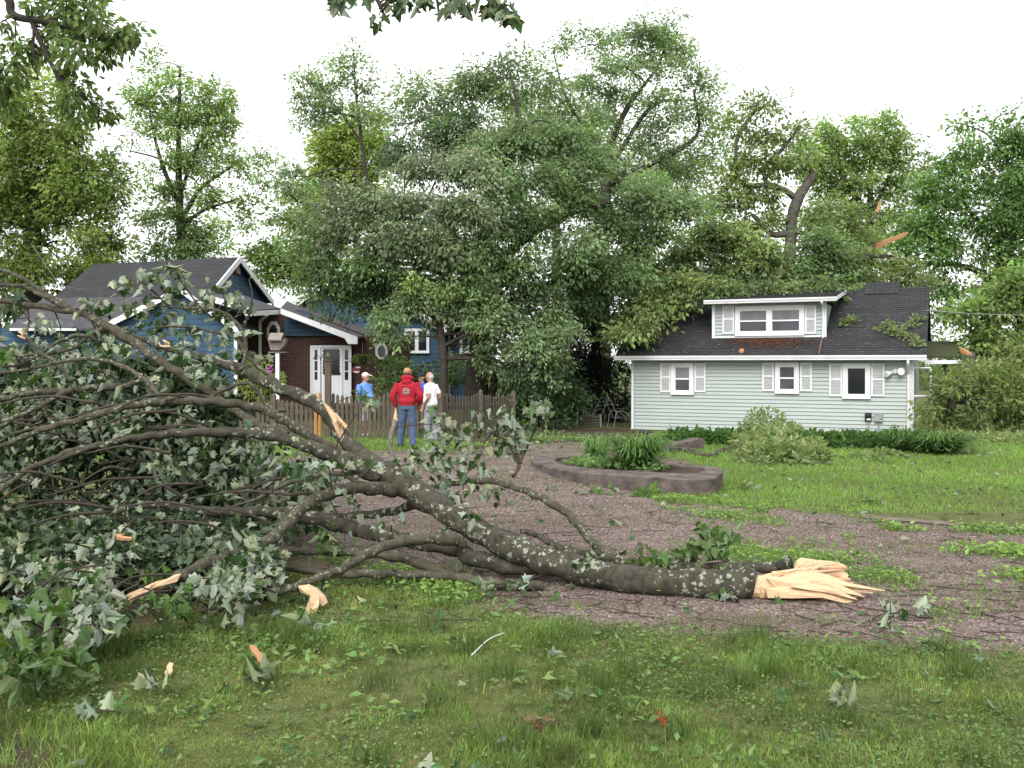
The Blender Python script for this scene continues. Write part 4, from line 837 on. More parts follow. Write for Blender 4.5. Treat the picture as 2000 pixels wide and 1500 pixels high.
mb = MB(); mb.tube(spline([(d1-.03, dy-.42, ez), (d1-.03, dy-.42, ez-.08), (d1-.03, dy-.08, ez-.3), (d1-.03, dy-.08, zb+.1), (d1-.06, dy-.12, zb+.0)], 4), .04, 8); mb.build('dormer_downspout', M['white'], dm_, local=True)
a, b, wz0, wz1 = rect(1436, 597, 1571, 657, dy-.05); sash_window(ct, a, b, wz0+.02, wz1, dy, 2, 'hung', ('glass_blind', 'glass_screen'), .13)
for s0, s1 in ((1411, 1434), (1572, 1594)): a, b, q0, q1 = rect(s0, 597, s1, 653, dy-.05); shutter(ct, a, b, q0+.02, q1, dy)
# brown leaf stain below the dormer, drain board, roof debris
stn = MB()
for _ in range(1500):
    px, py = np.random.normal(1500, 42), 663+abs(np.random.normal(0, 8))
    if not (1400 < px < 1600 and py < 690): continue
    u, yv = roofy(px, py); stn.box((u, yv, EZ+.06+SL*(yv+.384)+.025), (np.random.uniform(.02, .07), np.random.uniform(.01, .03), .006), np.random.uniform(0, 3), tilt=(math.atan(SL), 0, 0))
stn.build('leaf_stain', simple('rust_brown_leaf', (.12, .05, .025), (.06, .028, .016), 20), ct, local=True)['kind'] = 'stuff'
u_a, y_a = roofy(1606, 660); u_b, y_b = roofy(1599, 694); zf = lambda y: EZ+.06+SL*(y+.384)+.04
MB().tube([(u_a, y_a, zf(y_a)), (u_b, y_b, zf(y_b))], .045, 6, ell=.6).build('roof_drain', simple('rusty_strip', (.2, .13, .09), (.09, .05, .035), 9), ct, local=True)
mb = MB()
for _ in range(230):
    px, py = np.random.uniform(1240, 1800), np.random.uniform(600, 694); u, yv = roofy(px, py)
    if yv < -.3 or yv > 3.4: continue
    mb.box((u, yv, zf(yv)-.01), (np.random.uniform(.03, .12), np.random.uniform(.01, .03), .008), np.random.uniform(-1.5, 1.5), tilt=(math.atan(SL), 0, 0))
mb.build('roof_litter', simple('pale_leaf_scrap', (.2, .22, .14), (.05, .05, .035), 9), ct, local=True)['kind'] = 'stuff'
mb = MB(); u, yv = roofy(1448, 691); mb.ellipsoid((u, yv, zf(yv)+.05), (.09, .05, .09), 7, 5); mb.box((u+.03, yv, zf(yv)+.1), (.1, .04, .07), .4); mb.build('wood_chunk', M['wood_orange'], ct, local=True)
# flood lamps, meter, box, vent
u, z = lc(1750, 726, -.08); fl = MB(); fl.ellipsoid((u-.02, -.05, z), (.09, .05, .09)); fl.tube([(u-.1, -.1, z-.02), (u-.24, -.22, z-.07)], [.04, .085], 10); fl.tube([(u-.24, -.22, z-.07), (u-.28, -.25, z-.08)], [.095, .1], 12); fl.tube([(u+.06, -.1, z+.02), (u+.14, -.24, z+.01)], [.045, .1], 10); fl.tube([(u+.14, -.24, z+.01), (u+.16, -.28, z+.01)], [.11, .115], 12)
fl.build('flood_lamp', M['white'], ct, smooth=False, local=True)
a, b, q0, q1 = rect(1689.5, 806, 1702, 822, -.06); mb = MB(); mb.box(((a+b)/2, -.07, (q0+q1)/2), (b-a, .1, q1-q0)); mb.ellipsoid(((a+b)/2, -.13, q1-.1), (.08, .06, .08)); mt_ = mb.build('electric_meter', M['black'], ct, local=True)
MB().box(((a+b)/2+.02, -.135, q0+.055), (.11, .02, .06)).build('meter_plate', M['trim_dirty'], mt_, local=True)
MB().tube([((a+b)/2, -.06, q0), ((a+b)/2, -.06, -.1)], .02, 8).build('conduit', M['grey_metal'], ct, local=True)
a, b, q0, q1 = rect(1708, 806, 1724, 823, -.06); mb = MB(); mb.box(((a+b)/2, -.08, (q0+q1)/2), (b-a, .12, q1-q0)); mb.box(((a+b)/2, -.145, q1-.03), (b-a+.02, .02, .04)); mb.tube([(b-.05, -.16, (q0+q1)/2+.05), (b-.05, -.16, (q0+q1)/2-.05)], .025, 6); mb.build('service_box', M['grey_metal'], ct, local=True)
MB().tube([((a+b)/2, -.06, q0), ((a+b)/2, -.06, -.1)], .02, 8).build('conduit', M['grey_metal'], ct, local=True)
a, b, q0, q1 = rect(1604, 843, 1615, 852, -.06); mb = MB(); mb.prism([(a, 0, q0), (a, -.12, q0), (a, -.1, q1-.03), (a, -.02, q1)], (b-a, 0, 0)); mb.build('vent_hood', M['white'], ct, local=True)
# open storm door and mossy side porch at the right end
p0 = P(1781, 775, 30.2); p1 = P(1817, 718, 30.2); p0[2] = P(1781, 853, 30.2)[2]
sdr = MB(); x0, x1 = P(1783, 718, 29.6)[0], P(1818, 718, 29.6)[0]; zt_ = P(1783, 719, 29.6)[2]; zm_ = P(1783, 774, 29.6)[2]
def wl(p): q = np.asarray(p)-CO; return (q[0]*CT-q[1]*ST, q[0]*ST+q[1]*CT, q[2])
for A, B in (((x0, 29.6, zt_), (x1, 29.6, zt_)), ((x0, 29.6, zm_), (x1, 29.6, zm_)), ((x1, 29.6, zm_-.02), (x1, 29.6, zt_+.02)), ((x0, 29.6, zm_-1.3), (x0, 29.6, zt_+.02))): sdr.tube([wl(A), wl(B)], .032, 4)
sdr.build('storm_door_frame', M['white'], ct, local=True)
mb = MB(); mb.box(wl(((x0*1.5+x1*.5)/2+.05, 30.4, .2)), (.35, .06, 2.0), TH); mb.build('doorway_dark_fill', M['black'], ct, local=True)  # black panel painting the dark of the door opening
po = MB(); A, B, C_, D_ = P(1806, 699, 30.6), P(1868, 699, 30.3), P(1878, 670, 32.3), P(1806, 670, 33.3); po.prism([wl(q) for q in (A, B, C_, D_)], (0, 0, .06)); po.build('porch_roof', M['moss'], ct, local=True)
po = MB(); A, B = P(1806, 703.5, 30.55), P(1868, 703.5, 30.25); po.prism([wl(q) for q in (A, B, B-np.array([0, 0, .12]), A-np.array([0, 0, .12]))], (.05, .12, 0)); po.build('porch_fascia', M['white'], ct, local=True)
po = MB(); po.tube([wl(P(1846, 708, 31)), wl(P(1846, 845, 31))], .09, 6); po.build('porch_post', M['fence'], ct, local=True)
# small things by the cottage
mb = MB(); c = G(1258, 848); mb.ellipsoid(c+[0, 0, .05], (.16, .1, .08), rot=(0, .2, .3)); mb.ellipsoid(c+[.16, -.03, .04], (.12, .09, .07)); tag(mb.build('dark_stone', M['black']), 'dark lump lying against the left foot of the cottage wall', 'stone')
def chair(label, px, py, Y, rz, tilt, sc=1.):
    c = P(px, py, Y); c[2] = float(hz(c[0], c[1])); o = thing('lawn_chair', label, 'lawn chair', tuple(c), rz, 'tube lawn chairs in the dark corner'); m = .011*sc; f = MB()
    for s in (-.27, .27):
        f.tube(spline([(s, -.3, 0), (s, -.28, .38), (s, 0, .58), (s, .28, .56), (s, .36, .2), (s, .4, 0)], 4), m, 6)
    f.tube([(-.27, -.28, .36), (.27, -.28, .36)], m, 6); f.tube([(-.27, .2, .36), (.27, .2, .36)], m, 6)
    f.build('frame', M['metal'], o, local=True)
    b = MB(); 
    for s in (-.24, .24): b.tube([(s, .2, .36), (s, .2+tilt, 1.0)], m, 6)
    b.tube([(-.24, .2+tilt, 1.0), (.24, .2+tilt, 1.0)], m, 6); b.tube([(-.24, .2+tilt*.7, .84), (.24, .2+tilt*.7, .84)], m, 6); b.build('backrest', M['metal'], o, local=True)
    s = MB(); s.box((0, -.04, .36), (.5, .44, .012)); s.build('seat', M['trunk'], o, local=True)
chair('pale tube lawn chair half hidden by the cottage corner', 1212, 832, 34.2, 1.9, .3)
chair('tube lawn chair with its high back tilted in the dark under the trees', 1158, 832, 36, -.9, .45, 1.2)
mb = MB(); c = P(1150, 828, 34.5); c[2] = float(hz(c[0], c[1])); cr = thing('slatted_crate', 'dim slatted crate on the ground in the dark gap left of the cottage', 'crate', tuple(c))
for k in range(4): mb.box(c+[0, -.2, .06+k*.1], (.85, .02, .05)); mb.box(c+[0, .2, .06+k*.1], (.85, .02, .05))
mb.build('slats', M['fence'], cr)
for s in (-.42, .42):
    for q in (-.19, .19): MB().box(c+[s, q, .22], (.05, .05, .44)).build('corner_post', M['metal'], cr)

# ------------------------------------------------------------------ blue house
def blue_mat(): return brick_like('blue_clapboard_wall', (.036, .082, .132), (.030, .070, .115), (.011, .025, .04), 40, .2, .012, 'xz', .55)
M['blue'] = blue_mat()
bh = thing('blue_house', 'rambling blue clapboard and red brick house with white trim and grey gabled roofs', 'house', (-9, 39, -.6))
def pp(*l): return [P(*q) for q in l]
def slab(name, pts, th, mat, par=bh, down=True):
    return MB().prism([np.array(q) for q in pts], (0, 0, -th)).build(name, mat, par)
def wallp(name, pts, mat, th=.2, par=bh):
    return MB().prism([np.array(q) for q in pts], (0, th, 0)).build(name, mat, par)
def bar(mb, A, B, h, t=.06):                            # fascia board hanging below the line A-B, facing -y
    mb.prism([A, B, B-np.array([0, 0, h]), A-np.array([0, 0, h])], (0, t, 0))
# left wing: long roof, right gable end
r1, r2 = P(183, 516, 44.5), P(467, 502, 43); e1, e2 = P(95, 588, 40), P(400, 583, 39); b1, b2 = P(120, 588, 49), P(532, 588, 46.5)
slab('roof', [e1, e2, r2, r1], .12, M['shingle']); slab('roof', [r1, r2, b2, b1], .12, M['shingle'])
g_ = MB(); off = np.array([-.25, .02, -.15]); g_.prism([e2+off, r2+off, b2+off, b2*[1, 1, 0]+[-.3, 0, -.6], e2*[1, 1, 0]+[-.3, 0, -.6]], (-.15, 0, 0)); g_.build('gable_wall', M['blue'], bh)
f = MB()
for A, B in ((e2, r2), (b2, r2)): f.prism([A+[.02, -.02, .03], B+[.02, -.02, .03], B+[.02, -.02, -.24], A+[.02, -.02, -.24]], (.07, 0, 0))
f.build('gable_fascia', M['white'], bh); MB().box(P(461, 525, 43.2)+np.array([.08, 0, 0]), (.1, .5, .45)).build('attic_vent', simple('tan_vent', (.3, .2, .12)), bh)
slab('porch_roof', [P(10, 641, 35.5), P(300, 641, 35.5), P(420, 578, 39.2), P(85, 582, 40.2)], .1, M['shingle_grey'])
MB().box((P(20, 641, 35.4)+P(150, 641, 35.4))/2-np.array([0, 0, .05]), (P(150, 641, 35.4)[0]-P(20, 641, 35.4)[0], .1, .09)).build('gutter', M['white'], bh)
wallp('wall', [P(-60, 640, 36), P(235, 640, 36), P(235, 790, 36), P(-60, 790, 36)], M['blue'])
def bwin(x0, y0, x1, y1, Y, units=1, kind='fixed'):
    a = P(x0, y1, Y); b = P(x1, y0, Y); o = np.array(bh.location)
    return sash_window(bh, a[0]-o[0], b[0]-o[0], a[2]-o[2], b[2]-o[2], Y-o[1], units, kind, ('glass', 'glass'), .085)
bwin(130, 668, 158, 735, 35.98)
# front gable
A, T, B = P(213, 627, 34.6), P(352, 560, 34.6), P(470, 645, 34.6); bk = np.array([-.3, 5, .2])
slab('roof', [A, T, T+bk, A+bk], .08, M['shingle_grey']); slab('roof', [T, B, B+bk, T+bk], .08, M['shingle_grey'])
wallp('wall', [P(228, 628, 34.9), P(352, 568, 34.9), P(462, 645, 34.9), P(462, 800, 34.9), P(228, 800, 34.9)], M['blue'])
f = MB(); bar(f, A-[0, .02, 0], T-[0, .02, 0], .22); bar(f, T-[0, .02, 0], B-[0, .02, 0], .22); f.build('gable_fascia', M['white'], bh)
MB().box((P(461, 725, 34.85)), (.11, .14, 2.8)).build('corner_board', M['white'], bh); bwin(380, 700, 408, 752, 34.88)
# brick entry
wallp('brick_wall', [P(462, 606, 38.6), P(590, 606, 38.6), P(735, 662, 38.6), P(735, 800, 38.6), P(462, 800, 38.6)], M['brick'])
wallp('blue_panel', [P(556, 607, 38.45), P(590, 607, 38.45), P(702, 656, 38.45), P(556, 656, 38.45)], M['blue'], .12)
bwin(464, 655, 476, 690, 38.5); MB().box(P(476, 634, 38.4), (.42, .04, .6)).build('white_panel', M['door'], bh)
# its roof in two steps
slab('roof', [P(398, 575, 35.4), P(492, 606, 35.4), P(548, 602, 39), P(470, 575, 40.5)], .08, M['shingle_grey'])
f = MB(); fp = [P(420, 580, 35.35), P(478, 596, 35.35), P(492, 606, 35.35), P(491, 617, 35.35), P(480, 617, 35.35), P(470, 606, 35.35), P(420, 592, 35.35)]; f.prism(fp, (0, .08, 0)); f.build('rake_board', M['white'], bh)
gA, gB = P(492, 608, 35.6), P(548, 605, 38.0); f = MB(); f.prism([gA, gB, gB-[0, 0, .17], gA-[0, 0, .17]], (.12, -.03, 0)); f.build('gutter', M['white'], bh)
slab('roof', [P(548, 601, 37.6), P(698, 657, 37.6), P(760, 655, 42), P(560, 588, 43)], .08, M['shingle_grey'])
f = MB(); f.prism([P(548, 602, 37.55), P(698, 658, 37.55), P(698, 672, 37.55), P(680, 672, 37.55), P(673, 661, 37.55), P(548, 613, 37.55)], (0, .08, 0)); f.build('rake_board', M['white'], bh)
mb = MB(); mb.tube(spline([P(526, 612, 37), P(520, 617, 37), P(509, 627, 37.6), P(508, 640, 38), P(508, 712, 38)], 4), .06, 8); mb.build('downspout', M['white'], bh)
# arched window and oval window
def ringwin(px, py, rx, ry, Y, name):
    c = P(px, py, Y); mb = MB(); sx, sz = rx*Y/F, ry*Y/F; a = np.linspace(0, 2*math.pi, 9)[:-1]+math.pi/8
    O_ = [c+np.array([math.cos(q)*sx, 0, math.sin(q)*sz]) for q in a]; I_ = [c+np.array([math.cos(q)*sx*.62, 0, math.sin(q)*sz*.7]) for q in a]
    for k in range(8): mb.prism([O_[k], O_[(k+1) % 8], I_[(k+1) % 8], I_[k]], (0, .1, 0))
    r = mb.build(name, M['trim_dirty'], bh); MB().prism([q+np.array([0, .05, 0]) for q in I_], (0, .03, 0)).build('pane', M['glass'], r)
ringwin(534, 650, 14, 24, 38.45, 'arched_window'); ringwin(745, 686, 13, 17, 37.3, 'oval_window')
wallp('side_wall', [P(735, 655, 37.5), P(800, 655, 37.5), P(800, 800, 37.5), P(735, 800, 37.5)], M['brick'])
# front door with sidelights
Yd = 38.5; dr = MB()
def px_box(mb, x0, y0, x1, y1, Y, t): a, b = P(x0, y1, Y), P(x1, y0, Y); mb.box(((a[0]+b[0])/2, Y-t/2, (a[2]+b[2])/2), (b[0]-a[0], t, b[2]-a[2]))
for q in ((607, 675, 687, 678.5), (607, 678.5, 610, 790), (684, 678.5, 687, 790), (624, 678.5, 627, 790), (666.5, 678.5, 670, 790)): px_box(dr, *q, Yd, .12)
for q in ((610, 742, 624, 790), (670, 742, 684, 790), (610, 678.5, 615, 742), (621, 678.5, 624, 742), (670, 678.5, 674, 742), (681, 678.5, 684, 742), (615, 678.5, 621, 683), (674, 678.5, 681, 683), (615, 703, 621, 705), (615, 724, 621, 726), (674, 703, 681, 705), (674, 724, 681, 726)): px_box(dr, *q, Yd, .08)
fd = dr.build('door_frame', M['door'], bh); g = MB(); px_box(g, 615, 683, 621, 742, Yd, .03); px_box(g, 674, 683, 681, 742, Yd, .03); g.build('sidelight_glass', M['glass'], fd)
dd = MB(); px_box(dd, 627, 679, 666.5, 790, Yd, .06); dd.build('front_door', M['door'], bh)
g = MB(); a, b = P(632, 731, Yd-.07), P(662, 683, Yd-.07); pts = []
def scal(p, q, n, nrm):
    out = []
    for k in range(n):
        for t in (0, .25, .5, .75): s = (k+t)/n; out.append(np.array(p)+(np.array(q)-p)*s+np.array(nrm)*math.sin(math.pi*t)*.045)
    return out
x0, x1, z0_, z1_ = a[0], b[0], a[2], b[2]
o2 = scal((x0, z0_), (x1, z0_), 5, (0, -1))+scal((x1, z0_), (x1, z1_), 8, (1, 0))+scal((x1, z1_), (x0, z1_), 5, (0, 1))+scal((x0, z1_), (x0, z0_), 8, (-1, 0))
g.prism([(q[0], Yd-.065, q[1]) for q in o2], (0, -.02, 0)); g.build('door_glass', M['glass'], fd)
g = MB(); g.ellipsoid(P(664, 730, Yd-.1), (.04, .05, .05)); g.build('door_knob', M['black'], fd)
# central gable block
A, T, B = P(563, 597, 42.5), P(665, 527, 42.5), P(872, 640, 42.5); bk = np.array([-.2, 6, .1])
slab('roof', [A, T, T+bk, A+bk], .08, M['shingle_grey']); slab('roof', [T, B, B+bk, T+bk], .08, M['shingle_grey'])
wallp('wall', [P(585, 597, 42.9), P(665, 536, 42.9), P(864, 644, 42.9), P(864, 800, 42.9), P(585, 800, 42.9)], M['blue'])
f = MB(); bar(f, A-[0, .02, 0], T-[0, .02, 0], .3); bar(f, T-[0, .02, 0], B-[0, .02, 0], .3); f.build('gable_fascia', M['white'], bh)
MB().box(P(866, 715, 42.8), (.16, .2, 4.2)).build('corner_board', M['white'], bh); bwin(790, 642, 838.5, 690, 42.88, 2)
wallp('wall', [P(868, 640, 43.6), P(945, 632, 43.6), P(945, 800, 43.6), P(868, 800, 43.6)], M['blue']); bwin(898, 653, 919, 691, 43.58, 1)
slab('roof', [P(862, 632, 42.8), P(960, 632, 42.8), P(960, 596, 47), P(862, 596, 47)], .1, M['shingle_grey']); MB().box(P(911, 635, 42.7), (2.1, .12, .16)).build('gutter', M['trim_dirty'], bh)
mb = MB(); mb.tube(spline([P(893, 637, 42.7), P(886, 642, 42.8), P(878, 650, 43.3), P(877, 700, 43.4), P(877, 775, 43.4)], 4), .055, 8); mb.build('downspout', M['grey_metal'], bh)
# house sign by the door
sg = MB(); px_box(sg, 688.5, 717, 704, 728, 37, .04); sgo = sg.build('house_sign', simple('red_sign', (.2, .03, .03)), bh)
sg = MB(); px_box(sg, 695, 716, 704, 719, 36.95, .03); c_ = P(696.5, 725, 36.95); sg.prism([c_+np.array([math.cos(t)*.12, 0, math.sin(t)*.07]) for t in np.linspace(math.pi, 2*math.pi, 9)], (0, -.02, 0)); sg.build('white_marking', M['white'], sgo)
# hanging fern, bird feeder, rhododendron
hf = thing('hanging_fern', 'hanging fern basket beside the white front door', 'fern', tuple(P(708, 700, 36)))
mb = MB(); c = P(708, 700, 36)
for _ in range(70):
    a = np.random.uniform(0, 6.28); l = np.random.uniform(.3, .6); q = spline([c, c+[math.cos(a)*l*.5, math.sin(a)*l*.5, .14], c+[math.cos(a)*l, math.sin(a)*l, -.12]], 5)
    n = 26; k = np.random.randint(0, len(q), n); tp = rdir(n)*.6+np.array([math.cos(a), math.sin(a), -.3]); scatter(mb, DIAM, q[k], tp, np.random.normal(0, .4, (n, 3))+[0, 0, 1], np.full(n, .08), tints(n, .8, 1.4))
mb.build('fronds', M['leaf_olive'], hf); MB().tube([c-[0, 0, .22], c], [.1, .17], 10).build('basket', M['black'], hf)
mb = MB(); mb.tube([c, P(708, 668, 36)], .008, 4); mb.build('hanger', M['wire'], hf)
c = P(543, 775, 29); c[2] = float(hz(c[0], c[1])); bf = thing('bird_feeder', 'weathered grey wooden bird house on a white post beside the brick wall', 'bird house', tuple(c)); Yb = 29
mb = MB(); A, B = P(541.5, 690, Yb), c; mb.box((A+B)/2, (.11, .11, abs(A[2]-B[2]))); mb.build('post', M['white'], bf)
s = Yb/F; mb = MB(); t = P(538, 672, Yb); 
mb.prism([t+np.array([x*s, 0, z*s]) for x, z in ((-15, 8), (14, 8), (20, 12), (17, -2), (8, -12), (-10, -12))], (0, .35, 0)); mb.box(P(541, 688, Yb)+np.array([0, .17, 0]), (.52, .5, .03)); mb.build('box', simple('grey_weathered_wood', (.2, .17, .15), (.12, .1, .085), 6, .9), bf)
mb = MB(); mb.prism([P(523, 665, Yb-.15), P(549, 665, Yb-.15), P(554, 652, Yb+.25), P(528, 652, Yb+.25)], (0, 0, .03)); mb.prism([P(528, 652, Yb+.25), P(554, 652, Yb+.25), P(556, 664, Yb+.6), P(530, 664, Yb+.6)], (0, 0, .03)); mb.build('roof', simple('grey_shake', (.24, .2, .175), (.15, .125, .11), 5, .9), bf)
def leafball(mb, c, r, n, size, t0=.8, t1=1.3, up=.6, tm=DIAM):
    v = rdir(n)*np.random.rand(n, 1)**.4*np.array(r); pos = np.asarray(c)+v; pos[:, 2] = np.maximum(pos[:, 2], hz(pos[:, 0], pos[:, 1])+.01)
    scatter(mb, tm, pos, unit(v)+np.random.normal(0, .5, (n, 3))+np.array([0, 0, -.2]), np.random.normal(0, .6, (n, 3))+np.array([0, 0, up])+unit(v)*.4, np.random.uniform(.7, 1.2, n)*size, tints(n, t0, t1))
c = P(505, 775, 31); c[2] = float(hz(c[0], c[1])); rh = thing('rhododendron', 'yellow green rhododendron with one pink bloom left of the bird house post', 'shrub', tuple(c)); mb = MB()
for q in ((490, 720, 22), (510, 715, 24), (525, 745, 22), (500, 750, 26), (515, 772, 24), (482, 760, 20), (545, 740, 12)): leafball(mb, P(q[0], q[1], 31), [q[2]*31/F]*3, 150, .13, .8, 1.5)
mb.build('foliage', M['leaf_yellow'], rh); mb = MB(); leafball(mb, P(528, 721, 30.6), [.1]*3, 40, .09); mb.build('bloom', simple('pink_petal', (.5, .1, .36)), rh)
mb = MB(); 
for k in range(5): mb.tube([c+[k*.05-.1, 0, 0], P(490+k*9, 735, 31)], .02, 5)
mb.build('stems', M['trunk'], rh)

# ------------------------------------------------------------------ picket fence
pf = thing('picket_fence', 'weathered brown picket fence with scalloped tops and one tall finial post', 'fence', tuple(P(700, 860, 24.6)))
def fpt(px, Y): X_ = (px-1000)/F*Y; return np.array([X_, Y, float(hz(X_, Y))])
def panel(px0, Y0, px1, Y1, ztop0, ztop1, dip, n, mat, name='picket_panel', label=None, rails=True):
    A, B = fpt(px0, Y0), fpt(px1, Y1); d = unit((B-A)[None]*[1, 1, 0])[0]; an = math.atan2(d[1], d[0]); mb = MB()
    for k in range(n):
        t = (k+.5)/n; p = A+(B-A)*t; p[2] = float(hz(p[0], p[1])); zt_ = ztop0+(ztop1-ztop0)*t-dip*4*t*(1-t)+np.random.normal(0, .012); w_ = .085*np.random.uniform(.9, 1.08); h_ = zt_-p[2]
        s_ = np.array([d[0], d[1], 0])*w_/2; tw_ = np.array([np.random.normal(0, .006), 0, 0]); nrm_ = np.array([-d[1], d[0], 0])*.02
        b0 = p+[0, 0, .03]; top = p+[0, 0, h_]+tw_
        mb.prism([b0-s_, b0+s_, top+s_-[0, 0, .05], top+s_*.4, top-s_*.4, top-s_-[0, 0, .05]], nrm_)
    if rails:
        for z in (.25, .85):
            P0, P1 = A+[0, 0, z], B+[0, 0, z]; nrm_ = np.array([-d[1], d[0], 0]); mb.prism([P0+nrm_*.022, P1+nrm_*.022, P1+nrm_*.022+[0, 0, .08], P0+nrm_*.022+[0, 0, .08]], nrm_*.04)
    o = mb.build(name, mat, pf)
    if label: o['label'] = label
def post(px, Y, ytop, w_=.11, fin=False):
    A = fpt(px, Y); zt_ = P(px, ytop, Y)[2]; mb = MB().box(((A[0]), Y-.02, (A[2]+zt_)/2), (w_, w_, zt_-A[2]))
    c = np.array([A[0], Y-.02, zt_])
    if fin: mb.box(c+[0, 0, .02], (w_+.06, w_+.06, .04)); mb.tube([c+[0, 0, .04], c+[0, 0, .1], c+[0, 0, .15], c+[0, 0, .24]], [.05, .075, .06, .008], 10)
    else: mb.add([c+[-w_/2, -w_/2, 0], c+[w_/2, -w_/2, 0], c+[w_/2, w_/2, 0], c+[-w_/2, w_/2, 0], c+[0, 0, .06]], [(0, 1, 4), (1, 2, 4), (2, 3, 4), (3, 0, 4)])
    mb.build('post', M['fence'], pf)
zt = lambda py, Y: P(0, py, Y)[2]
panel(300, 24.9, 430, 24.8, zt(775, 24.8), zt(775, 24.8), .08, 16, M['fence']); panel(430, 24.8, 535, 24.7, zt(778, 24.7), zt(778, 24.7), .1, 12, M['fence'])
panel(537, 24.7, 612, 24.6, zt(777, 24.6), zt(772, 24.6), .1, 8, M['fence']); panel(612, 24.58, 629, 24.58, zt(767, 24.6), zt(767, 24.6), 0, 2, M['fence_new'], 'new_pickets', 'two fresh orange replacement pickets', False)
panel(646, 24.6, 763, 24.4, zt(768, 24.5), zt(764, 24.5), .12, 13, M['fence'])
panel(774, 24.4, 856, 24.6, zt(766, 24.4), zt(766, 24.4), .06, 9, M['fence']); panel(864, 24.8, 936, 27, zt(766, 24.8), zt(768, 27), .1, 12, M['fence']); panel(941, 27.1, 1002, 29.2, zt(768, 27.1), zt(769, 29.2), .08, 12, M['fence'])
post(641, 24.5, 705, .15, True); post(768, 24.4, 762, .13); post(860, 24.7, 764); post(938.5, 27, 764); post(1003, 29.2, 766); post(535, 24.7, 772); post(430, 24.8, 772)
mb = MB(); A = fpt(627, 24.3); q = spline([A, P(627, 770, 24.3), P(626, 705, 24.3), P(620, 694, 24.3), P(614, 697, 24.3), P(613, 703, 24.3)], 5); mb.tube(q, .009, 5); mb.tube(spline([P(626, 705, 24.3), P(630, 694, 24.3), P(638, 695, 24.3), P(641, 702, 24.3)], 5), .009, 5); tag(mb.build('shepherd_hook', M['black']), 'thin black double garden hook standing by the tall fence post', 'garden hook')

# ------------------------------------------------------------------ people
def skinm(c): return simple('skin', c, tuple(x*.85 for x in c), 12, .55)
def cloth(name, c, k=.75): return simple(name, c, tuple(x*k for x in c), 9, .85, .25)
def finish(mb, name, mat, par, vox=.012, sm=4):
    o = mb.build(name, mat, par, smooth=True, local=True); r = o.modifiers.new('remesh', 'REMESH'); r.mode = 'VOXEL'; r.voxel_size = vox; r.use_smooth_shade = True
    s = o.modifiers.new('smooth', 'SMOOTH'); s.iterations = sm; s.factor = .5; return o
def loft(mb, rows, sides=16):
    """rows: (x, y, z, rx, ry)"""
    a = np.arange(sides)*2*math.pi/sides; V = []
    for x, y, z, rx, ry in rows: V.append(np.stack([x+rx*np.sign(np.cos(a))*np.abs(np.cos(a))**.85, y+ry*np.sign(np.sin(a))*np.abs(np.sin(a))**.85, np.full(sides, z)], 1))
    n = len(rows); fs = [(i*sides+j, i*sides+(j+1) % sides, (i+1)*sides+(j+1) % sides, (i+1)*sides+j) for i in range(n-1) for j in range(sides)]+[tuple(range(sides))[::-1], tuple(range((n-1)*sides, n*sides))]
    mb.add(np.vstack(V), fs)
def hand(mb, w_, d, side, fwd):
    """w_: wrist, d: direction of the hand, fwd: direction the thumb points"""
    d = unit(np.array(d, float)[None])[0]; f = np.array(fwd, float); f = f-d*f.dot(d); f = unit(f[None])[0]; nrm = np.cross(d, f)
    pc = np.array(w_)+d*.05
    for t in (-.03, -.01, .01, .03): mb.tube([np.array(w_)+f*t*.6, pc+f*t, pc+f*t+d*.045], [.018, .017, .012], 7)
    for k, (t, l) in enumerate(((.032, .07), (.011, .08), (-.011, .074), (-.031, .058))):
        b = pc+f*t+d*.045; mb.tube([b, b+d*l*.45+nrm*.006*side, b+d*l*.8+nrm*.022*side, b+d*l*.95+nrm*.038*side], [.0098, .009, .0085, .007], 7)
    b = pc-d*.02+f*.035; mb.tube([b, b+f*.022+d*.025, b+f*.03+d*.055+nrm*.008*side], [.013, .011, .008], 7)
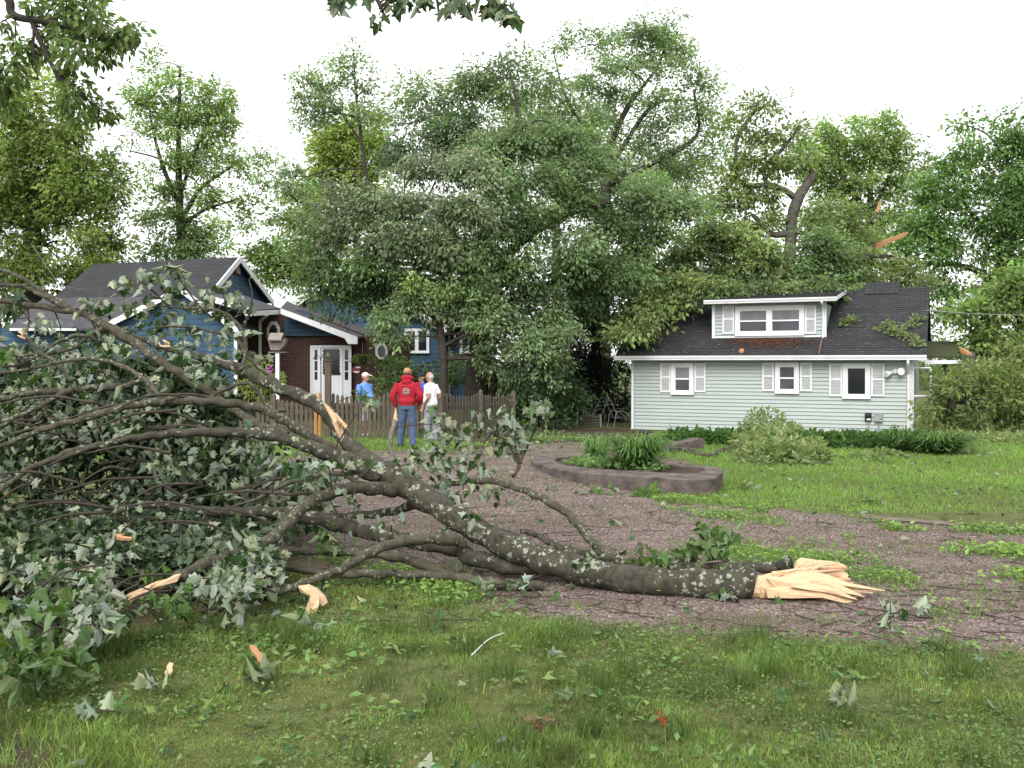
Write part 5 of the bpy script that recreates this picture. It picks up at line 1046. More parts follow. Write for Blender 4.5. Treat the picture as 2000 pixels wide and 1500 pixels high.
def person(name, label, loc, rz, sc, skin, top, bottom, shoe, arms, legs, headrot=0, hair=None, cap=None, sleeve='short', hood=False, belly=0., brim=1, shorts=False, hem=.92, printed=False, cut=.0):
    o = thing('person', label, 'person', tuple(loc), rz); o.scale = (sc, sc, sc)
    sh_z = 1.46
    b = MB()                                            # the body, one continuous surface after remeshing
    hc = np.array([0, .025, 1.64])
    ch, sh = math.cos(headrot), math.sin(headrot)
    def hd(x, y, z): return np.array([ch*x-sh*y, ch*y+sh*x, z])+[hc[0], hc[1], hc[2]]
    b.ellipsoid(hc, (.077, .096, .112), 16, 12, rot=(0, 0, headrot)); b.ellipsoid(hd(0, .028, -.062), (.056, .062, .055), 14, 10, rot=(0, 0, headrot))
    b.tube([hd(0, .092, .01), hd(0, .112, -.022), hd(0, .096, -.036)], [.009, .015, .011], 8); b.ellipsoid(hd(0, .082, -.066), (.022, .012, .009)); b.ellipsoid(hd(0, .07, -.1), (.022, .02, .016))
    for s in (-1, 1): b.ellipsoid(hd(s*.08, -.004, -.012), (.012, .02, .033), 8, 6, rot=(0, 0, headrot)); b.ellipsoid(hd(s*.03, .086, .018), (.022, .012, .01))
    b.tube([(0, 0, 1.42), (0, .005, 1.5), (0, .015, 1.58)], [.07, .058, .056], 12)
    loft(b, [(0, 0, .86, .155, .11), (0, 0, .96, .165, .115), (0, .01+belly*.3, 1.1, .15, .11+belly*.6), (0, .01, 1.25, .165, .11), (0, 0, 1.38, .175, .10), (0, 0, 1.46, .12, .07)])
    for s, A in zip((-1, 1), arms):
        S_, E_, W_, hd_, fw_ = [np.array(q, float) for q in A]
        b.tube(spline([S_, (S_+E_)/2, E_, (E_+W_)/2, W_], 4), np.interp(np.linspace(0, 4, 17), [0, 1, 2, 3, 4], [.05, .046, .04, .037, .027]), 10); hand(b, W_, hd_, s, fw_)
    for L in legs:
        H_, K_, A_ = [np.array(q, float) for q in L]
        b.tube(spline([H_, (H_+K_)/2, K_, (K_+A_)/2, A_], 4), np.interp(np.linspace(0, 4, 17), [0, 1, 2, 3, 4], [.085, .075, .055, .054, .036]), 10)
    finish(b, 'body', skinm(skin), o, .007, 3)
    e = MB()
    for s in (-1, 1): e.ellipsoid(hd(s*.031, .089, .008), (.012, .008, .007), 8, 6)
    e.build('eyes', M['black'], o, local=True)
    t = MB(); g = .018
    rows_ = [(0, .0, hem, .175, .128+belly*.5), (0, .0, hem+.06, .185, .135+belly*.7), (0, .01+belly*.3, 1.1, .178, .128+belly*.75), (0, .005, 1.24, .19, .128+belly*.3), (0, 0, 1.36, .205, .125), (0, 0, 1.44, .16, .095), (0, .0, 1.485, .085, .075)]
    if hood: rows_ = [(a, b_, c, d*(1.0 if k else .93), e_*(1 if k else .93)) for k, (a, b_, c, d, e_) in enumerate([(q[0], q[1], q[2], q[3]+.018, q[4]+.02) for q in rows_])]; rows_.insert(0, (0, 0, hem-.05, .17, .125))
    loft(t, rows_)
    for s, A in zip((-1, 1), arms):
        S_, E_, W_ = [np.array(q, float) for q in A[:3]]
        if sleeve == 'short': M_ = S_+(E_-S_)*.78; t.tube(spline([S_+(0, 0, .01), (S_+M_)/2, M_], 4), np.linspace(.072, .074, 9), 12)
        else: t.tube(spline([S_+(0, 0, .0), (S_+E_)/2, E_, (E_+W_)/2, W_-(W_-E_)*.04], 4), np.interp(np.linspace(0, 4, 17), [0, 1, 2, 3, 3.7, 4], [.085, .085, .075, .07, .062, .045]), 12, rough=.1)
    tp = finish(t, 'hoodie' if hood else 'shirt', top, o, .011, 4)
    if hood:
        h = MB(); a = np.linspace(0, 2*math.pi, 25)
        h.tube(np.stack([np.sin(a)*.10, -np.cos(a)*.085-.015, 1.53+.03*np.cos(a)], 1), .052, 10); h.ellipsoid((0, -.10, 1.47), (.11, .055, .085)); h.ellipsoid((0, -.06, 1.56), (.095, .06, .05)); finish(h, 'hood', top, o, .011, 4)
    if printed:                                         # domed crest with a line of lettering on the back
        pm = simple('faded_grey_print', (.42, .36, .35)); pr = MB(); yb = -.158; zc = 1.245
        for r0, r1 in ((.078, .064), (.056, .05)):
            for k in range(14):
                t0, t1 = math.pi*k/14, math.pi*(k+1)/14-.02
                pr.prism([(r0*math.cos(t0), yb, zc+r0*math.sin(t0)), (r0*math.cos(t1), yb, zc+r0*math.sin(t1)), (r1*math.cos(t1), yb, zc+r1*math.sin(t1)), (r1*math.cos(t0), yb, zc+r1*math.sin(t0))], (0, .03, 0))
        for x in (-.03, 0, .03): pr.box((x, yb+.015, zc+.02), (.016, .03, .03))
        for k in range(9): pr.box((-.072+k*.018, yb+.015, zc-.022), (.011, .03, .022))
        for k in range(7): pr.box((-.05+k*.0165, yb+.015, zc-.052), (.01, .03, .014))
        pr.build('back_print', pm, tp, local=True)
    p = MB(); loft(p, [(0, 0, .84, .175, .125), (0, 0, .93, .175, .128), (0, 0, 1.0, .168, .12+belly*.4)])
    for L in legs:
        H_, K_, A_ = [np.array(q, float) for q in L]
        if shorts: A2 = K_+(A_-K_)*.1; p.tube(spline([H_, (H_+A2)/2, A2], 4), np.linspace(.105, .1, 9), 12)
        else: p.tube(spline([H_, (H_+K_)/2, K_, (K_+A_)/2, A_-(0, 0, .03)], 4), np.interp(np.linspace(0, 4, 17), [0, 1, 2, 3, 4], [.108, .096, .082, .078, .075]), 12, rough=.1)
    finish(p, 'shorts' if shorts else 'trousers', bottom, o, .011, 4)
    for L in legs:
        A_ = np.array(L[2], float); s = MB(); s.ellipsoid(A_+(0, .06, -.045), (.05, .135, .05), 12, 8); s.ellipsoid(A_+(0, -.02, -.02), (.05, .06, .065), 12, 8); s.box(A_+(0, .05, -.085), (.09, .25, .025)); finish(s, 'shoe', shoe, o, .01, 3)
    if hair is not None:
        h = MB(); h.ellipsoid(hd(0, -.022, -.012), (.084, .088, .085), 14, 10, rot=(0, 0, headrot)); finish(h, 'hair', simple('hair', hair, None, 30, .8), o, .008, 2)
    if cap is not None:
        c = MB(); c.ellipsoid(hd(0, -.004, .045), (.088, .106, .088), 16, 10, rot=(0, 0, headrot)); cp = finish(c, 'cap', cap, o, .008, 2)
        if brim: c = MB(); c.ellipsoid(hd(0, .13*brim, .05), (.07, .075, .012), 14, 6, rot=(R(-12), 0, headrot)); c.build('brim', cap, cp, smooth=True, local=True)
    return o
def pl_(px, py, Y): q = P(px, py, Y); return (q[0], Y, q[2])
dn = (0, 0, -1)
def gz(px, Y): X_ = (px-1000)/F*Y; return (X_, Y, float(hz(X_, Y)))
person('person', 'man seen from behind in a red hooded sweatshirt, jeans and tan cap', gz(795.5, 20.7), R(-4), .985, (.32, .17, .12), cloth('red_sweatshirt', (.36, .012, .025), .7), cloth('blue_denim', (.075, .115, .20), .5), cloth('dark_shoe', (.05, .04, .035)),
       [[(-.20, 0, 1.42), (-.31, -.04, 1.14), (-.265, .03, .90), (.1, .2, -1), (.3, 1, 0)], [(.20, 0, 1.42), (.30, -.05, 1.14), (.24, .12, .95), (-.3, .5, -1), (-1, .3, 0)]],
       [[(-.09, 0, .88), (-.13, .05, .47), (-.17, .06, .08)], [(.09, 0, .88), (.12, -.0, .46), (.145, -.10, .08)]], headrot=R(-12), hair=(.05, .03, .02), cap=cloth('tan_cap', (.36, .2, .10)), sleeve='long', hood=True, printed=True, hem=.97)
person('person', 'grey haired balding man in a white t-shirt and grey trousers turned to the left', gz(841, 22.8), R(62), .97, (.40, .20, .145), cloth('white_shirt', (.78, .78, .8), .9), cloth('grey_trousers', (.25, .255, .28), .75), cloth('brown_shoe', (.1, .07, .05)),
       [[(-.19, 0, 1.42), (-.25, -.10, 1.14), (-.2, .08, .93), (.2, .5, -1), (.4, 1, 0)], [(.19, 0, 1.42), (.25, -.10, 1.14), (.2, .1, .93), (-.2, .5, -1), (-.4, 1, 0)]],
       [[(-.08, 0, .88), (-.10, .04, .47), (-.11, .03, .08)], [(.08, 0, .88), (.10, 0, .46), (.12, -.05, .08)]], headrot=R(4), hair=(.42, .38, .35), belly=.04)
person('person', 'stout man in a blue t-shirt and cream cap standing behind the fence', gz(712.3, 26), R(-118), 1.0, (.44, .23, .17), cloth('light_blue_shirt', (.13, .27, .66), .85), cloth('pale_shorts', (.45, .5, .55)), cloth('white_shoe', (.6, .6, .6)),
       [[(-.23, 0, 1.42), (-.30, -.03, 1.13), (-.29, .1, .88), (0, .3, -1), (.2, 1, 0)], [(.23, 0, 1.42), (.30, -.03, 1.13), (.29, .1, .88), (0, .3, -1), (-.2, 1, 0)]],
       [[(-.09, 0, .88), (-.11, .02, .47), (-.12, .0, .08)], [(.09, 0, .88), (.11, .02, .46), (.12, 0, .08)]], headrot=R(8), hair=(.16, .1, .07), cap=cloth('cream_cap', (.66, .56, .46)), belly=.13, shorts=True)
person('person', 'person in a navy cap and blue shirt mostly hidden between the two men', gz(824, 25.3), R(150), .99, (.42, .22, .16), cloth('royal_blue_shirt', (.03, .08, .40), .8), cloth('dark_trousers', (.05, .05, .06)), cloth('black_shoe', (.02, .02, .02)),
       [[(-.20, 0, 1.42), (-.25, -.03, 1.13), (-.23, .1, .90), (0, .2, -1), (.2, 1, 0)], [(.20, 0, 1.42), (.25, -.03, 1.13), (.23, .1, .90), (0, .2, -1), (-.2, 1, 0)]],
       [[(-.09, 0, .88), (-.10, .02, .47), (-.11, .0, .08)], [(.09, 0, .88), (.10, .02, .46), (.11, 0, .08)]], hair=(.05, .03, .02), cap=cloth('navy_cap', (.015, .018, .035)))

# ------------------------------------------------------------------ low planting by the cottage
hr = thing('hosta_row', 'dark green row of low plants along the foot of the cottage wall', 'plants', tuple(G(1600, 868))); mb = MB()
for k in range(46):
    px = 1320+k*(1745-1320)/45+np.random.uniform(-4, 4); 
    if 1440 < px < 1560 and k % 2: continue
    base = G(px, 866+ (px-1320)*.022+np.random.uniform(-3, 4)); leafball(mb, base+[0, 0, .14], [.28, .28, .19], 90, .15, .5, 1.3, .9)
mb.build('foliage', M['leaf_blade'], hr)
c = G(1765, 882); arching('daylily', 'arching strap leaved clump at the right corner of the cottage', 'daylily', c+[0, 0, -.02], .55, .62, 380, M['leaf_blade'], 9, 1.15, .032)
c = G(1835, 886); arching('daylily', 'broad dark daylily mound right of the cottage corner', 'daylily', c, .80, .50, 620, M['leaf_blade'], 10, 1.05, .036)
mb = MB(); o = thing('heap_of_brush', 'big heap of wilting broken branches piled at the right end of the cottage', 'brush heap', tuple(G(1920, 885)))
rs = np.random.RandomState(5)
for k in range(210):
    px, py = rs.uniform(1800, 2090), rs.uniform(670, 900)
    if py < 720+(1900-px)*.65 or (px < 1850 and py < 800): continue
    Yq = min(rs.uniform(27.5, 32), 1.0*F*2.3/max(py-HOR, 10)); leafball(mb, P(px, py, Yq), [.5, .5, .36], 130, .18, .7, 1.6)
for q in ((1815, 845), (1800, 860), (1845, 820), (1840, 770), (1820, 800), (1990, 890), (1975, 885), (1830, 740)):
    leafball(mb, P(q[0], q[1], 29), [.4, .4, .3], 130, .17, .7, 1.4)
mb.build('foliage', M['leaf_brush'], o); mb = MB()
for a in (((1895, 690, 29.5, 10), (1890, 720, 29.3, 9), (1880, 745, 29, 7), (1860, 800, 28.6, 4)), ((1850, 780, 29, 4), (1900, 790, 29, 5), (1960, 830, 29, 6), (2020, 870, 29, 6)), ((1870, 850, 28.5, 3), (1900, 800, 29, 4), (1930, 740, 29.5, 5)), ((1880, 870, 28.5, 2), (1895, 820, 28.8, 3), (1885, 780, 29, 4))):
    p_, r_ = pxpath(a); mb.tube(p_, r_, 7)
mb.build('limbs', M['trunk_pale'], o)
splinter_o = MB(); 
for k in range(5): splinter_o.tube([P(1893+k*2, 692+k, 29.4), P(1872+k, 676+k*3, 29.5)], [.09, .01], 5, rough=.3)
splinter_o.build('split_wood', M['wood_orange'], o)
# broken branch lying in front of the cottage
o = thing('fallen_branch', 'dark broken branch with pale green foliage heap lying on the lawn before the cottage', 'fallen branch', tuple(G(1500, 890))); mb = MB()
for a in (((1308, 884, 7), (1325, 882, 7), (1350, 884, 6.5), (1372, 890, 5.5), (1388, 893, 5)), ((1388, 892, 5), (1402, 884, 5), (1420, 878, 5), (1450, 877, 5), (1480, 879, 4.5), (1510, 877, 4)), ((1425, 882, 3.5), (1450, 892, 3), (1470, 896, 2.5), (1480, 905, 2)), ((1450, 876, 4), (1490, 868, 3.5), (1505, 850, 3), (1510, 832, 2.5), (1530, 828, 2)), ((1500, 868, 3), (1488, 850, 2.5), (1482, 846, 2)), ((1570, 907, 2.5), (1600, 904, 3), (1618, 906, 2.5), (1625, 908, 1)), ((1615, 894, 2), (1635, 890, 2.5), (1650, 894, 1.5))):
    rr = []
    for (x, y_, r_) in a: Yq = min(26.5, G(x, y_)[1] if y_ > 872 else 26.5) if y_ < 900 else G(x, y_)[1]; rr.append((x, y_, min(Yq, 23.6)-.4, r_*1.0))
    p_, r_ = pxpath(rr); p_[:, 2] = np.maximum(p_[:, 2], hz(p_[:, 0], p_[:, 1])+r_*.7); mb.tube(p_, r_, 8, rough=.15)
mb.build('limb', M['bark'], o); mb = MB()
for q in ((1480, 830, 30), (1505, 822, 26), (1460, 845, 26), (1530, 850, 30), (1500, 860, 34), (1470, 870, 30), (1540, 870, 30), (1520, 885, 34), (1480, 888, 26), (1560, 890, 26), (1590, 878, 22), (1580, 858, 16), (1600, 890, 22), (1445, 865, 16), (1550, 840, 14)):
    Yq = min(24.0, G(q[0], q[1]+q[2]*.6)[1]); leafball(mb, P(q[0], q[1], Yq), [q[2]*Yq/F]*3, 230, .13, .9, 1.7)
for q in ((1440, 900, 22), (1480, 905, 20), (1560, 905, 16), (1720, 888, 20), (1690, 892, 20), (1750, 890, 18), (1710, 900, 16)):
    Yq = G(q[0], q[1]+4)[1]; leafball(mb, P(q[0], q[1], Yq), [q[2]*Yq/F, .3, .1], 90, .13, .8, 1.4)
mb.build('foliage', M['leaf_roof'], o)

# ------------------------------------------------------------------ trees
def tree(name, label, cat, Y, trunk, limbs, blobs, n, leaf, mat, bark='trunk', seed=1, sub=.55, tint=(.95, 1.85), droop=.5, wd=.5, group=None, fill=1.0, size_j=.35, thin=1., dome=1.0, splits=()):  # default tint lightens the leaf colour, painting in air haze
    """trunk / limbs: lists of (px, py, radius px[, dY]); blobs: (px, py, rx px, ry px[, dY[, weight[, material key]]])"""
    global np_state
    np.random.seed(seed); s = Y/F
    base = P(trunk[-1][0] if trunk[-1][1] > trunk[0][1] else trunk[0][0], 0, Y); base[2] = float(hz(base[0], base[1]))
    o = thing(name, label, cat, tuple(base), group=group); tb = MB(); sk = []
    for k, L in enumerate([trunk]+list(limbs)):
        rows = [(q[0], q[1], Y+(q[3] if len(q) > 3 else 0), q[2]) for q in L]; p_, r_ = pxpath(rows, 5); tb.tube(p_, r_, 9, rough=.12); sk.append((p_, r_))
    SP = np.vstack([a for a, b in sk]); SR = np.concatenate([b for a, b in sk])
    crowns = {}; W = np.array([b[2]*b[3]*(b[5] if len(b) > 5 and b[5] else 1) for b in blobs], float); W /= W.sum(); lim = MB()
    for b, w_ in zip(blobs, W):
        dY = b[4] if len(b) > 4 and b[4] else 0; Yb = Y+dY; c = P(b[0], b[1], Yb); sb = Yb/F; rx, ry = b[2]*sb, b[3]*sb; rd = .75*(rx+ry)/2*fill
        key = b[6] if len(b) > 6 else mat
        nl = int(n*w_*.72); vol = rx*ry; ns = max(4, int(thin*2.6*vol/(sub*sub)))
        v = rdir(ns)*np.random.rand(ns, 1)**.42*np.random.choice([1., 1., 1.12, 1.3], (ns, 1)); sc_ = c+v*np.array([rx, rd, ry])
        # a limb from the nearest wood to the heart of the blob, twigs to every clump
        d = np.linalg.norm((SP-c)*[1, .5, 1.3]+np.maximum(0, SP[:, 2:]-c[2])*.8, axis=1); k = np.argmin(d); st = SP[k]; r0 = min(SR[k]*.55, .018+.016*d[k]); mid = st+(c-st)*.5+np.array([0, 0, .12*d[k]])+np.random.normal(0, .06*d[k]+.01, 3)
        q = spline([st, mid, c], 5); lim.tube(q, np.linspace(r0, r0*.35, len(q)), 6)
        for x in sc_[::2]:
            jj = np.argmin(np.linalg.norm(q-x, axis=1)); e = q[jj]; m2 = (e+x)/2+np.random.normal(0, .12, 3)*sub; lim.tube(spline([e, m2, x], 3), np.linspace(max(r0*.35, .012), .008, 7), 4)
        # leaves sit in small flat sprays that share a slant and a tone
        nsp = max(ns, nl//9); per = np.random.multinomial(nsp, np.random.dirichlet(np.full(ns, 2.2))); si = np.repeat(np.arange(ns), per)
        off = np.random.normal(0, 1, (nsp, 3))*sub*np.array([.66, .66, .42])*np.random.uniform(.6, 1.25, (ns, 1))[si]
        so_ = unit(off*[1, 1, .5]+(sc_[si]-c)*.25); snr = unit(np.random.normal(0, .5, (nsp, 3))+np.array([0, 0, .9])+so_*.5); stip = unit(so_+np.array([0, 0, -droop])+np.random.normal(0, .4, (nsp, 3)))
        stn_ = np.random.uniform(tint[0], tint[1], (ns, 1))[si]*(1+np.random.uniform(-.1, .1, (nsp, 3)))*np.random.uniform(.6, 1.35, (nsp, 1))
        ix = np.repeat(np.arange(nsp), 9); m = len(ix); jit = np.random.normal(0, 1, (m, 3)); jit -= snr[ix]*np.sum(jit*snr[ix], 1)[:, None]*.75
        pos = sc_[si][ix]+off[ix]+jit*leaf*1.05; g = hz(pos[:, 0], pos[:, 1]); pos[:, 2] = np.maximum(pos[:, 2], g+.03)
        tip = stip[ix]*1.1+unit(jit)*.7+np.random.normal(0, .2, (m, 3)); nr = snr[ix]+np.random.normal(0, .28, (m, 3))
        tn = stn_[ix]*np.random.uniform(.8, 1.2, (m, 1))
        crowns.setdefault(key, MB()); scatter(crowns[key], diamond_template(wd) if isinstance(wd, float) else DIAM, pos, tip, nr, leaf*np.random.uniform(1-size_j, 1+size_j, m), tn)
    tb.build('trunk', M[bark], o, smooth=True); lim.build('limbs', M[bark], o)
    for q, m_ in crowns.items(): m_.build('crown', M[q], o)
    for sp_ in splits:
        z_ = MB()
        for _ in range(6): a, b = np.array(sp_[0], float), np.array(sp_[1], float); z_.tube([P(a[0]+np.random.uniform(-3, 3), a[1]+np.random.uniform(-5, 5), Y-.3), P(b[0]+np.random.uniform(-8, 4), b[1]+np.random.uniform(-6, 6), Y-.3)], [sp_[2]*s, .02], 5, rough=.3)
        z_.build('split_wood', M['wood_orange'], o)
    return o
BG = 'trees standing behind the houses'
tree('broadleaf_tree', 'huge olive green tree filling the left edge behind the blue house', 'tree', 50, [(70, 340, 10), (64, 460, 16), (60, 620, 22), (60, 735, 26)], [[(64, 460, 9), (30, 420, 6), (-20, 380, 4)], [(66, 430, 8), (120, 380, 6), (160, 320, 4)]],
     [(70, 190, 65, 75, 0, 1, 'leaf_yellow'), (40, 270, 110, 80, 0, 1, 'leaf_olive'), (110, 290, 90, 70), (150, 360, 85, 60), (40, 390, 110, 75, 0, 1.1, 'leaf_olive'), (200, 400, 50, 55), (130, 440, 90, 60), (30, 480, 110, 60), (170, 510, 70, 50), (60, 550, 120, 50), (215, 465, 40, 45), (0, 330, 70, 120), (-60, 450, 90, 150), (215, 350, 35, 40, 0, 1, 'leaf_mid'), (90, 610, 120, 40), (-40, 250, 60, 100)], 62000, .26, 'leaf_olive', seed=11, sub=.75, fill=1.1)
tree('maple_tree', 'tall airy light green maple standing alone behind the blue roof', 'tree', 56, [(352, 130, 2), (350, 220, 4), (349, 320, 6), (352, 420, 8), (356, 500, 10), (358, 735, 13)], [[(351, 400, 5), (320, 330, 4), (300, 260, 2.5), (290, 200, 1.5)], [(354, 430, 5), (390, 370, 4), (430, 340, 3), (470, 315, 2)], [(355, 440, 4), (400, 410, 3), (460, 390, 2)], [(352, 380, 4), (380, 300, 3), (410, 230, 2)], [(350, 340, 3), (310, 310, 2), (255, 295, 1.2)]],
     [(300, 128, 22, 18), (320, 150, 28, 20), (290, 185, 38, 28), (345, 195, 45, 38), (400, 190, 38, 28), (425, 175, 15, 14), (290, 225, 42, 25), (350, 245, 55, 35), (420, 225, 40, 35), (445, 215, 15, 20), (380, 285, 42, 30), (430, 265, 30, 25), (355, 320, 35, 28), (395, 325, 40, 25), (460, 305, 38, 22), (480, 330, 25, 18), (330, 360, 40, 25), (300, 345, 22, 15), (420, 385, 50, 28), (480, 400, 25, 22), (460, 430, 38, 22), (320, 400, 35, 18), (320, 450, 55, 30, 0, 1.4, 'leaf_mid'), (380, 450, 40, 30, 0, 1.4, 'leaf_mid'), (350, 490, 90, 28, 0, 1.4, 'leaf_mid'), (420, 475, 35, 15), (258, 275, 14, 12), (265, 190, 22, 22), (440, 245, 22, 30)], 30000, .23, 'leaf_light', seed=12, sub=.55, thin=1.1, droop=.3)
tree('broadleaf_tree', 'sunny yellow green tree rising between maple and big central tree', 'tree', 58, [(690, 300, 3), (694, 400, 6), (700, 560, 9), (700, 735, 11)], [],
     [(660, 260, 45, 35), (700, 250, 50, 40), (640, 300, 50, 35), (700, 310, 60, 45), (745, 300, 30, 35), (650, 350, 60, 35), (720, 365, 50, 35), (600, 400, 50, 35), (590, 440, 50, 30, 0, 1, 'leaf_light'), (560, 470, 40, 20, 0, .8, 'leaf_light'), (620, 470, 45, 35, 0, 1, 'leaf_light'), (540, 510, 55, 22, 0, .9, 'leaf_light'), (600, 520, 50, 30, 0, 1, 'leaf_light'), (520, 490, 35, 16, 0, .6, 'leaf_light'), (560, 545, 50, 25, 0, 1, 'leaf_light'), (500, 530, 20, 25, 0, .8, 'leaf_light')], 34000, .26, 'leaf_yellow', seed=13, sub=.6)
tree('wispy_tree', 'thin wispy treetop leaning up against the white sky', 'tree', 44, [(690, 95, 1), (694, 170, 2.2), (702, 240, 3), (710, 310, 4), (722, 385, 5), (745, 470, 7), (800, 600, 9), (820, 735, 10)], [[(706, 280, 2.5), (680, 240, 2), (640, 190, 1.2), (590, 150, .8)], [(700, 230, 2), (640, 220, 1.2), (580, 240, .7)], [(714, 330, 2), (650, 330, 1.5), (590, 345, 1), (520, 330, .6)], [(697, 190, 1.5), (720, 160, 1), (735, 130, .6)], [(722, 370, 2), (600, 400, 1.5), (540, 350, 1), (505, 320, .6)]],
     [(690, 110, 14, 20, 0, .9), (700, 145, 14, 22), (660, 130, 18, 14), (597, 150, 22, 16), (620, 172, 25, 14), (650, 165, 28, 18), (600, 190, 35, 12), (655, 200, 35, 18), (720, 180, 16, 20), (735, 135, 12, 8, 0, .6), (740, 205, 10, 20, 0, .6), (610, 215, 38, 8, 0, .8), (590, 240, 25, 7, 0, .8), (640, 235, 30, 12), (690, 215, 22, 18), (715, 240, 14, 15), (520, 315, 25, 14), (560, 330, 28, 18), (510, 345, 20, 12), (540, 365, 25, 10), (580, 360, 30, 20)], 8500, .18, 'leaf_grey', seed=14, sub=.34, thin=1.2)
tree('broadleaf_tree', 'airy tree with grey forked limbs rising behind the central crown', 'tree', 47, [(1240, 180, 3), (1215, 230, 5), (1190, 300, 7), (1180, 420, 10), (1180, 735, 14)], [[(1200, 260, 5), (1240, 190, 3.5), (1290, 120, 2), (1300, 50, 1)], [(1190, 330, 5), (1270, 210, 4), (1330, 195, 2)], [(1185, 300, 4), (1110, 200, 2.5), (1080, 100, 1)], [(1190, 360, 5), (1330, 290, 5), (1365, 250, 3), (1355, 180, 2)]],
     [(1130, 45, 22, 18, 0, .7), (1145, 85, 45, 28), (1095, 95, 30, 15, 0, .7), (1200, 70, 45, 35), (1260, 60, 50, 40), (1310, 50, 25, 30), (1310, 95, 40, 30), (1200, 130, 60, 30), (1270, 130, 55, 35), (1340, 120, 30, 30), (1370, 150, 30, 22), (1395, 155, 20, 12, 0, .6), (1150, 160, 50, 30), (1330, 180, 40, 30), (1240, 190, 60, 35), (1120, 220, 45, 40), (1300, 230, 60, 35), (1360, 215, 40, 35), (1390, 260, 35, 30), (1200, 260, 60, 40), (1290, 280, 50, 25), (1370, 300, 50, 40), (1050, 200, 35, 30), (1090, 170, 30, 20), (1330, 340, 50, 35), (1060, 120, 20, 15), (1250, 330, 50, 30)], 34000, .18, 'leaf_grey', seed=15, sub=.6, thin=1.15, droop=.3)
tree('broadleaf_tree', 'massive central tree with dense grey green crown towering over the fence', 'tree', 33.5, [(955, 300, 6), (952, 420, 12), (946, 560, 18), (938, 660, 21), (930, 760, 23), (928, 845, 26)], [[(946, 560, 12), (900, 480, 9), (850, 420, 6), (790, 390, 4)], [(950, 540, 12), (1020, 470, 10), (1100, 420, 7), (1190, 400, 4)], [(940, 660, 10), (965, 740, 8), (950, 790, 9), (940, 830, 10)], [(952, 440, 8), (980, 330, 6), (1010, 240, 4), (1000, 150, 2)], [(945, 600, 9), (1060, 560, 8), (1180, 520, 5), (1230, 500, 3)]],
     [(900, 130, 45, 30, 3, .7, 'leaf_grey'), (990, 130, 40, 30, 3, .7, 'leaf_grey'), (850, 190, 55, 40, 3, .8, 'leaf_grey'), (940, 190, 70, 50, 3, .8, 'leaf_grey'), (1030, 190, 50, 45, 3, .8, 'leaf_grey'), (800, 240, 40, 35, 3, .5, 'leaf_grey'),
      (830, 270, 50, 35, 1.5, 1, 'leaf_deep'), (880, 250, 60, 35, 1.5, 1, 'leaf_deep'), (800, 310, 35, 30, 1, .8, 'leaf_deep'), (950, 270, 70, 50, 0, 1, 'leaf_grey'), (1040, 280, 70, 50, 0, 1, 'leaf_grey'), (1120, 270, 60, 40, 0, 1, 'leaf_mid'),
      (860, 330, 60, 40, -1.5, 1.1, 'leaf_silver'), (920, 340, 60, 40, -1.5, 1.1, 'leaf_silver'), (740, 400, 60, 45, -1.5, 1.1, 'leaf_silver'), (820, 400, 60, 45, -2, 1.1, 'leaf_silver'), (900, 410, 60, 45, -2, 1.1, 'leaf_silver'), (700, 450, 60, 45, -1.5, 1.1, 'leaf_silver'), (660, 400, 40, 35, -1, 1, 'leaf_silver'), (780, 470, 70, 45, -2, 1.1, 'leaf_silver'), (870, 480, 60, 45, -2, 1.1, 'leaf_silver'), (720, 520, 70, 40, -1, 1, 'leaf_mid'), (650, 480, 40, 45, -.5, 1, 'leaf_mid'), (830, 540, 60, 40, -1, 1, 'leaf_mid'), (670, 545, 50, 30, -.5, 1, 'leaf_deep'), (750, 565, 60, 30, -.5, .9, 'leaf_deep'), (620, 430, 35, 30, 0, .8, 'leaf_mid'), (640, 560, 40, 22, -.5, .9, 'leaf_mid'), (705, 590, 45, 20, -.5, .9, 'leaf_deep'), (770, 600, 40, 18, -.5, .9, 'leaf_mid'), (605, 530, 35, 28, 0, .9, 'leaf_mid'), (580, 490, 30, 30, 0, .8, 'leaf_mid'),
      (1000, 370, 70, 55, -1, 1, 'leaf_mid'), (1090, 350, 70, 50, 0, 1, 'leaf_grey'), (1170, 340, 60, 40, 0, .9, 'leaf_grey'), (1000, 470, 70, 60, -1.5, 1, 'leaf_mid'), (1090, 450, 80, 60, -1, 1, 'leaf_grey'), (1180, 420, 70, 50, 0, 1, 'leaf_mid'), (1250, 400, 55, 40, 0, 1, 'leaf_grey'), (1290, 380, 60, 35, 1, .9, 'leaf_mid'), (1010, 560, 80, 50, -1, 1, 'leaf_mid'), (1110, 540, 80, 55, 0, 1, 'leaf_mid'), (1200, 500, 70, 50, 0, 1, 'leaf_mid'), (1260, 470, 60, 45, 0, 1, 'leaf_mid'), (930, 590, 60, 40, -1.5, 1, 'leaf_grey'), (1020, 630, 70, 35, -1, 1, 'leaf_grey'), (1100, 610, 60, 40, 0, 1, 'leaf_deep'), (1180, 580, 60, 40, 1, 1, 'leaf_deep'), (1340, 430, 60, 40, 1, 1, 'leaf_grey'), (940, 520, 60, 50, -1.5, 1, 'leaf_mid')], 150000, .16, 'leaf_mid', seed=16, sub=.62, tint=(.85, 1.8), droop=.7)
tree('broadleaf_tree', 'pale leafy tree filling the canopy behind the central crown', 'tree', 52, [(1080, 260, 4), (1085, 400, 7), (1090, 735, 12)], [], [(1020, 230, 70, 50), (1110, 260, 70, 50), (960, 300, 60, 50), (1180, 300, 60, 50), (1050, 340, 80, 50), (1140, 380, 70, 50), (1250, 340, 60, 45), (1320, 380, 60, 45), (880, 260, 50, 40), (1230, 430, 60, 45), (1380, 420, 50, 40), (1300, 300, 50, 40), (1180, 200, 50, 35)], 34000, .21, 'leaf_grey', seed=33, sub=.7, tint=(1., 1.9))
